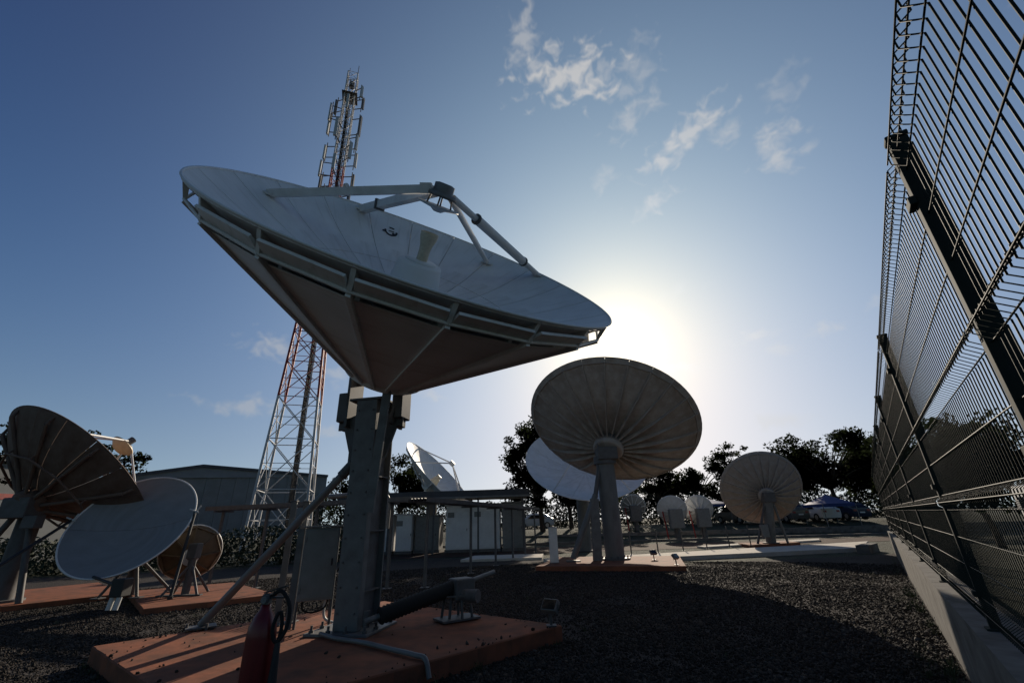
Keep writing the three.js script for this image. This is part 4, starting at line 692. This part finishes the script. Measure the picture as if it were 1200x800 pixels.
// low railing posts by the path
for (let i = 0; i < 7; i++) { const p = thing('railing_post', 'slim dark railing post along the footpath', 'post', [4.9 + i * 1.35, 0.1, -21.0 - i * 0.62], 'slim posts along the path'); rod(p, 'shaft', V(0, 0, 0), V(0, 0.95, 0), 0.03, MAT.steelDark, 8); part(p, 'foot', boxG(0.12, 0.02, 0.12), MAT.steelDark, V(0, 0.012, 0)); }

// ---------------------------------------------------------------- fire extinguisher in front of the pad
{
  const e = thing('fire_extinguisher', 'red fire extinguisher with black hose and horn, before the terracotta pad', 'extinguisher', [-1.80, 0.012, -3.52]);
  const g = lathe([[0.001, 0], [0.085, 0], [0.095, 0.015], [0.095, 0.86], [0.088, 0.93], [0.065, 0.99], [0.036, 1.03], [0.03, 1.06], [0.001, 1.06]], 28);
  part(e, 'cylinder', g, MAT.red); part(e, 'foot_ring', lathe([[0.09, -0.01], [0.1, -0.01], [0.1, 0.04], [0.09, 0.04]], 28), MAT.black);
  part(e, 'valve', boxG(0.05, 0.07, 0.06, 0.008), MAT.steelDark, V(0, 1.09, 0)); beam(e, 'lever', V(-0.02, 1.13, 0), V(0.14, 1.17, 0.02), 0.03, 0.01, MAT.black, UPV); beam(e, 'lever', V(-0.02, 1.10, 0), V(0.13, 1.10, 0.02), 0.03, 0.01, MAT.black, UPV); rod(e, 'gauge', V(0, 1.09, 0.03), V(0, 1.09, 0.05), 0.022, MAT.steel, 12);
  part(e, 'hose', tube([V(0.02, 1.10, 0), V(0.10, 1.14, 0.02), V(0.18, 1.05, 0.03), V(0.18, 0.90, 0.04), V(0.13, 0.84, 0.05), V(0.10, 0.92, 0.06), V(0.13, 1.02, 0.05), V(0.15, 0.95, 0.04), V(0.14, 0.82, 0.04)], 0.013, 8, 60), MAT.rubber);
  part(e, 'horn', lathe([[0.001, 0.84], [0.018, 0.84], [0.024, 0.70], [0.036, 0.5], [0.05, 0.34], [0.046, 0.34], [0.001, 0.6]], 20).translate(0.14, 0, 0.04), MAT.black);
  part(e, 'band', lathe([[0.096, 0.55], [0.098, 0.55], [0.098, 0.60], [0.096, 0.60]], 28), MAT.black);
}

// ---------------------------------------------------------------- cars, tents
function car(x, z, turn, mat, label, van = false) {
  const y = rise(x, z), T = thing('parked_car', label, 'car', [x, y, z], 'cars parked beyond the lawn'); T.rotation.y = turn;
  const prof = van ? [[-2.3, 0.35], [-2.35, 0.9], [-2.2, 1.1], [-1.5, 1.75], [-1.2, 1.9], [2.2, 1.95], [2.3, 1.7], [2.35, 0.5], [2.3, 0.35]] : [[-2.1, 0.32], [-2.15, 0.7], [-1.95, 0.86], [-1.05, 0.98], [-0.45, 1.42], [-0.2, 1.47], [0.95, 1.47], [1.35, 1.36], [1.85, 1.02], [2.1, 0.95], [2.12, 0.5], [2.05, 0.32]];
  const s = new THREE.Shape(prof.map(([a, b]) => new THREE.Vector2(a, b))), g = new THREE.ExtrudeGeometry(s, { depth: 1.5, bevelEnabled: true, bevelSize: 0.06, bevelThickness: 0.12, bevelSegments: 3 }); g.translate(0, 0, -0.75);
  part(T, 'body', toCreasedNormals(g, 0.6), mat);
  const top = van ? [[-1.42, 1.14], [-1.02, 1.74], [1.9, 1.74], [1.9, 1.14]] : [[-0.82, 1.0], [-0.4, 1.36], [0.92, 1.36], [1.3, 1.02]];
  for (const k of [-1, 1]) { const gs = new THREE.ExtrudeGeometry(new THREE.Shape(top.map(([a, b]) => new THREE.Vector2(a, b))), { depth: 0.02, bevelEnabled: false }); gs.translate(0, 0, k * 0.885 - 0.01); part(T, 'side_window', gs, MAT.glass); }
  const h = van ? 1.45 : 1.2, lean = van ? 0.1 : 0.75;
  const rw = part(T, 'rear_window', boxG(0.03, van ? 0.5 : 0.5, 1.3), MAT.glass, V(van ? 2.345 : 1.66, h, 0)); rw.rotation.z = lean; const ws = part(T, 'windscreen', boxG(0.03, van ? 0.75 : 0.62, 1.35), MAT.glass, V(van ? -1.90 : -0.82, van ? 1.46 : 1.25, 0)); ws.rotation.z = van ? -0.78 : -0.93;
  for (const a of [-1.35, 1.35]) for (const k of [-1, 1]) { const w = part(T, 'wheel', new THREE.CylinderGeometry(0.33, 0.33, 0.2, 20).rotateX(Math.PI / 2), MAT.tyre, V(a, 0.33, k * 0.8)); part(w, 'rim', new THREE.CylinderGeometry(0.2, 0.2, 0.22, 14).rotateX(Math.PI / 2), MAT.alloy); }
  for (const k of [-1, 1]) { part(T, 'tail_light', boxG(0.04, 0.16, 0.28), MAT.lampRed, V(van ? 2.40 : 2.17, 0.8, k * 0.6)); part(T, 'headlight', boxG(0.04, 0.14, 0.3), MAT.plastic, V(van ? -2.39 : -2.19, 0.68, k * 0.6)); }
  part(T, 'number_plate', boxG(0.03, 0.11, 0.45), MAT.white, V(van ? 2.41 : 2.185, 0.62, 0));
}
car(24.4, -43.0, -1.45, MAT.carGrey, 'dark car parked under the blue canopy');
car(27.2, -43.0, -1.5, MAT.carWhite, 'white car parked beside the blue canopy, rear glass dark');
car(30.0, -43.2, -1.5, MAT.carBlue, 'dark blue car parked at the end of the row near the fence');
car(20.6, -44.0, -1.35, MAT.carGrey, 'grey car parked in the row behind the canopy');
car(1.7, -52.0, 0.2, MAT.carWhite, 'white car seen past the white junction pillar');
car(11.4, -8.9, 0.95, MAT.carWhite, 'white van standing beyond the wire fence', true);
function tent(x, z, w, h, label) {
  const y = rise(x, z), T = thing('canopy_tent', label, 'tent', [x, y, z]);
  const g = new THREE.ConeGeometry(w * 0.72, h * 0.32, 4, 1, true); g.rotateY(Math.PI / 4); part(T, 'roof', g, MAT.blue, V(0, h * 0.84, 0));
  for (const a of [0, 1, 2, 3]) { const vx = [-1, 1, 1, -1][a] * w * 0.5, vz = [-1, -1, 1, 1][a] * w * 0.5; rod(T, 'leg', V(vx, 0, vz), V(vx, h * 0.7, vz), 0.03, MAT.steel); const q = [(a + 1) % 4]; const ux = [-1, 1, 1, -1][q[0]] * w * 0.5, uz = [-1, -1, 1, 1][q[0]] * w * 0.5; beam(T, 'valance', V(vx, h * 0.655, vz), V(ux, h * 0.655, uz), 0.22, 0.02, MAT.blue, V(vx + ux, 0, vz + uz)); }
}
tent(26.4, -39.6, 2.7, 2.5, 'blue peaked canopy tent over the parked cars');
tent(17.5, -45.0, 4.2, 2.5, 'blue canopy tent behind the small white dishes');

// ---------------------------------------------------------------- building beyond the fence
{
  const b = thing('annex_building', 'beige building with overhanging flat roof beyond the wire fence', 'building', [12, 0, -6]);
  const q = new THREE.Quaternion().setFromAxisAngle(UPV, -0.9);
  part(b, 'wall', boxG(6, 4.1, 7), MAT.beige, V(0.9, 2.05, 1.4), q); part(b, 'roof', boxG(7.6, 0.5, 8.6, 0.02), MAT.beige, V(0.9, 4.35, 1.4), q); part(b, 'roof_trim', boxG(7.7, 0.12, 8.7), MAT.roofDark, V(0.9, 4.66, 1.4), q);
}

// ---------------------------------------------------------------- trees
function tree(x, z, h, cw, ch, label, seed, opt = {}) {
  const R = rngOf(seed), y0 = rise(x, z), T = thing('tree', label, 'tree', [x, y0, z], opt.group ?? 'trees beyond the yard');
  const cy = h - ch / 2, limbs = [], trunkTop = V((R() - 0.5) * 0.6, Math.max(h - ch * 0.85, h * 0.25), (R() - 0.5) * 0.6);
  limbs.push(taper([V(0, 0, 0), V(trunkTop.x * 0.3, trunkTop.y * 0.5, 0), trunkTop], 0.26 * h / 9, 0.17 * h / 9));
  const pos = [], nor = [], leaf = opt.leaf ?? 0.3, nC = opt.clumps ?? 80, nL = opt.leaves ?? 80;
  const lobes = []; for (let i = 0; i < 8; i++) { const a = R() * 6.283, rr = i ? 0.35 + R() * 0.45 : 0; lobes.push([Math.cos(a) * rr, (R() - 0.45) * 1.3, Math.sin(a) * rr, 0.26 + R() * 0.3]); }
  for (let c = 0; c < nC; c++) {
    let ux, uy, uz; do { ux = R() * 2 - 1; uy = R() * 2 - 1; uz = R() * 2 - 1; } while (ux * ux + uy * uy + uz * uz > 1 || ux * ux + uy * uy + uz * uz < 0.22);
    if (opt.flat) uy = uy > 0 ? uy : uy * 0.6;
    { const b = lobes[c % lobes.length]; ux = b[0] + ux * b[3]; uy = b[1] * (opt.flat ? 0.6 : 1) + uy * b[3] * 1.1; uz = b[2] + uz * b[3]; }
    const p = V(ux * cw / 2, cy + uy * ch / 2, uz * cw / 2);
    if (c % 3 === 0) limbs.push(taper([trunkTop.clone().multiplyScalar(0.92), trunkTop.clone().lerp(p, 0.5).add(V(0, 0.25, 0)), p], 0.09 * h / 9, 0.025));
    const rc = (opt.clumpR ?? 0.7) * (0.6 + R() * 0.8), fy = opt.flat ? 0.35 : 0.7;
    for (let l = 0; l < nL; l++) {
      let a, b, d; do { a = R() * 2 - 1; b = R() * 2 - 1; d = R() * 2 - 1; } while (a * a + b * b + d * d > 1);
      const lc = V(p.x + a * rc, p.y + b * rc * fy, p.z + d * rc), u = V(R() - 0.5, R() - 0.5, R() - 0.5).normalize(), w = V(R() - 0.5, (R() - 0.5) * 0.6, R() - 0.5).cross(u).normalize(), s = leaf * (0.5 + R() * 0.8);
      const n = u.clone().cross(w);
      const P = [lc.clone().addScaledVector(u, -s * 0.5), lc.clone().addScaledVector(w, s * 0.24), lc.clone().addScaledVector(u, s * 0.5), lc.clone().addScaledVector(w, -s * 0.24)];
      for (const k of [0, 1, 2, 0, 2, 3]) { pos.push(P[k].x, P[k].y, P[k].z); nor.push(n.x, n.y, n.z); }
    }
  }
  const g = new THREE.BufferGeometry(); g.setAttribute('position', new THREE.Float32BufferAttribute(pos, 3)); g.setAttribute('normal', new THREE.Float32BufferAttribute(nor, 3));
  part(T, 'trunk', mergeGeometries(limbs), MAT.bark); part(T, 'crown', g, opt.mat ?? MAT.foliage);
}
function taper(pts, r0, r1) { const c = new THREE.CatmullRomCurve3(pts), n = 8, g = new THREE.TubeGeometry(c, n, 1, 6), p = g.attributes.position; for (let i = 0; i <= n; i++) { const m = c.getPointAt(i / n), r = r0 + (r1 - r0) * i / n; for (let j = 0; j <= 6; j++) { const k = i * 7 + j; p.setXYZ(k, m.x + (p.getX(k) - m.x) * r, m.y + (p.getY(k) - m.y) * r, m.z + (p.getZ(k) - m.z) * r); } } g.computeVertexNormals(); return g; }
tree(2.2, -42, 10.0, 10.5, 8.6, 'broad dense tree behind the pale open dish', 45, { clumps: 200, leaves: 90, leaf: 0.34 });
tree(5.0, -44, 8.2, 6.6, 7.4, 'broad tree behind the rib-backed dish mast', 12, { clumps: 80, leaf: 0.34 });
tree(9.5, -47, 6.6, 6.5, 4.6, 'low tree left of the small white dishes', 13, { clumps: 70, leaf: 0.32 });
tree(16.5, -54, 7.4, 8.0, 5.6, 'spreading tree over the small white dishes', 14, { clumps: 90, leaf: 0.36 });
tree(22.5, -57, 7.6, 8.5, 5.6, 'spreading tree between the white dishes and the ribbed dish', 15, { clumps: 95, leaf: 0.36, mat: MAT.foliage2 });
tree(28.5, -58, 9.6, 7.0, 6.6, 'airy tree peeping over the ribbed dish', 16, { clumps: 60, leaves: 60, leaf: 0.34 });
tree(31.5, -46, 9.0, 9.0, 7.0, 'wide dark tree behind the blue canopy', 17, { clumps: 150, leaves: 95, leaf: 0.34, clumpR: 1.1, mat: MAT.foliage2 });
tree(37.5, -46, 8.2, 8.0, 6.6, 'broad dark tree at the fence end', 18, { clumps: 120, leaves: 80, leaf: 0.34, clumpR: 1.1 });
tree(19.5, -19.5, 5.0, 6.5, 3.8, 'dense tree seen through the wire fence', 19, { clumps: 100, leaves: 110, leaf: 0.22, mat: MAT.foliage2 });
tree(27, -29, 6.2, 7.5, 4.6, 'dense tree farther along beyond the wire fence', 20, { clumps: 90, leaves: 90, leaf: 0.28 });
tree(-26.8, -25.6, 8.2, 7.6, 4.6, 'airy tree behind the dark-backed dish', 21, { clumps: 75, leaves: 70, leaf: 0.26, flat: true });
tree(-33.5, -22.5, 7.4, 7.0, 4.6, 'leafy tree beside the pale building', 22, { clumps: 70, leaves: 70, leaf: 0.28 });
tree(-9.8, -39, 6.6, 4.6, 5.0, 'dark tree between the large pedestal and the tilted white dish', 23, { clumps: 60, leaves: 90, leaf: 0.3 });
tree(-14.8, -42, 5.4, 4.2, 4.0, 'dark bushy tree behind the large pedestal', 24, { clumps: 50, leaves: 80, leaf: 0.3 });
// hedges
function hedge(label, x0, z0, x1, z1, y0, h, n, seed, leaf) {
  const R = rngOf(seed), pos = []; for (let i = 0; i < n; i++) { const t = R(), x = x0 + t * (x1 - x0), z = z0 + t * (z1 - z0), y = y0 + R() * (h + 0.14 * h * Math.sin(x * 1.3) + 0.1 * h * Math.sin(x * 0.53 + z)), c = V(x, y, z + (R() - 0.5) * 1.6), u = V(R() - 0.5, R() - 0.5, R() - 0.5).normalize(), w = V(R() - 0.5, R() - 0.5, R() - 0.5).cross(u).normalize(), s = leaf * (0.6 + R() * 0.7); const P = [c.clone().addScaledVector(u, -s / 2), c.clone().addScaledVector(w, s / 4), c.clone().addScaledVector(u, s / 2), c.clone().addScaledVector(w, -s / 4)]; for (const k of [0, 1, 2, 0, 2, 3]) pos.push(P[k].x, P[k].y, P[k].z); }
  const g = new THREE.BufferGeometry(); g.setAttribute('position', new THREE.Float32BufferAttribute(pos, 3)); g.computeVertexNormals();
  const o = new THREE.Mesh(g, MAT.foliage2); o.name = numbered('hedge'); scene.add(o); tag(o, label, 'hedge');
}
hedge('long dark hedge along the far side of the lawn', -26, -56, 48, -54, 0.85, 2.9, 26000, 31, 0.36);
hedge('dark hedge behind the flat grey dish and the tan dish', -27, -20.5, -8.5, -25, 0.02, 1.5, 14000, 32, 0.18);
scene.traverse((o) => { if (o.isMesh) { o.castShadow = true; o.receiveShadow = true; } });
renderer.render(scene, camera);
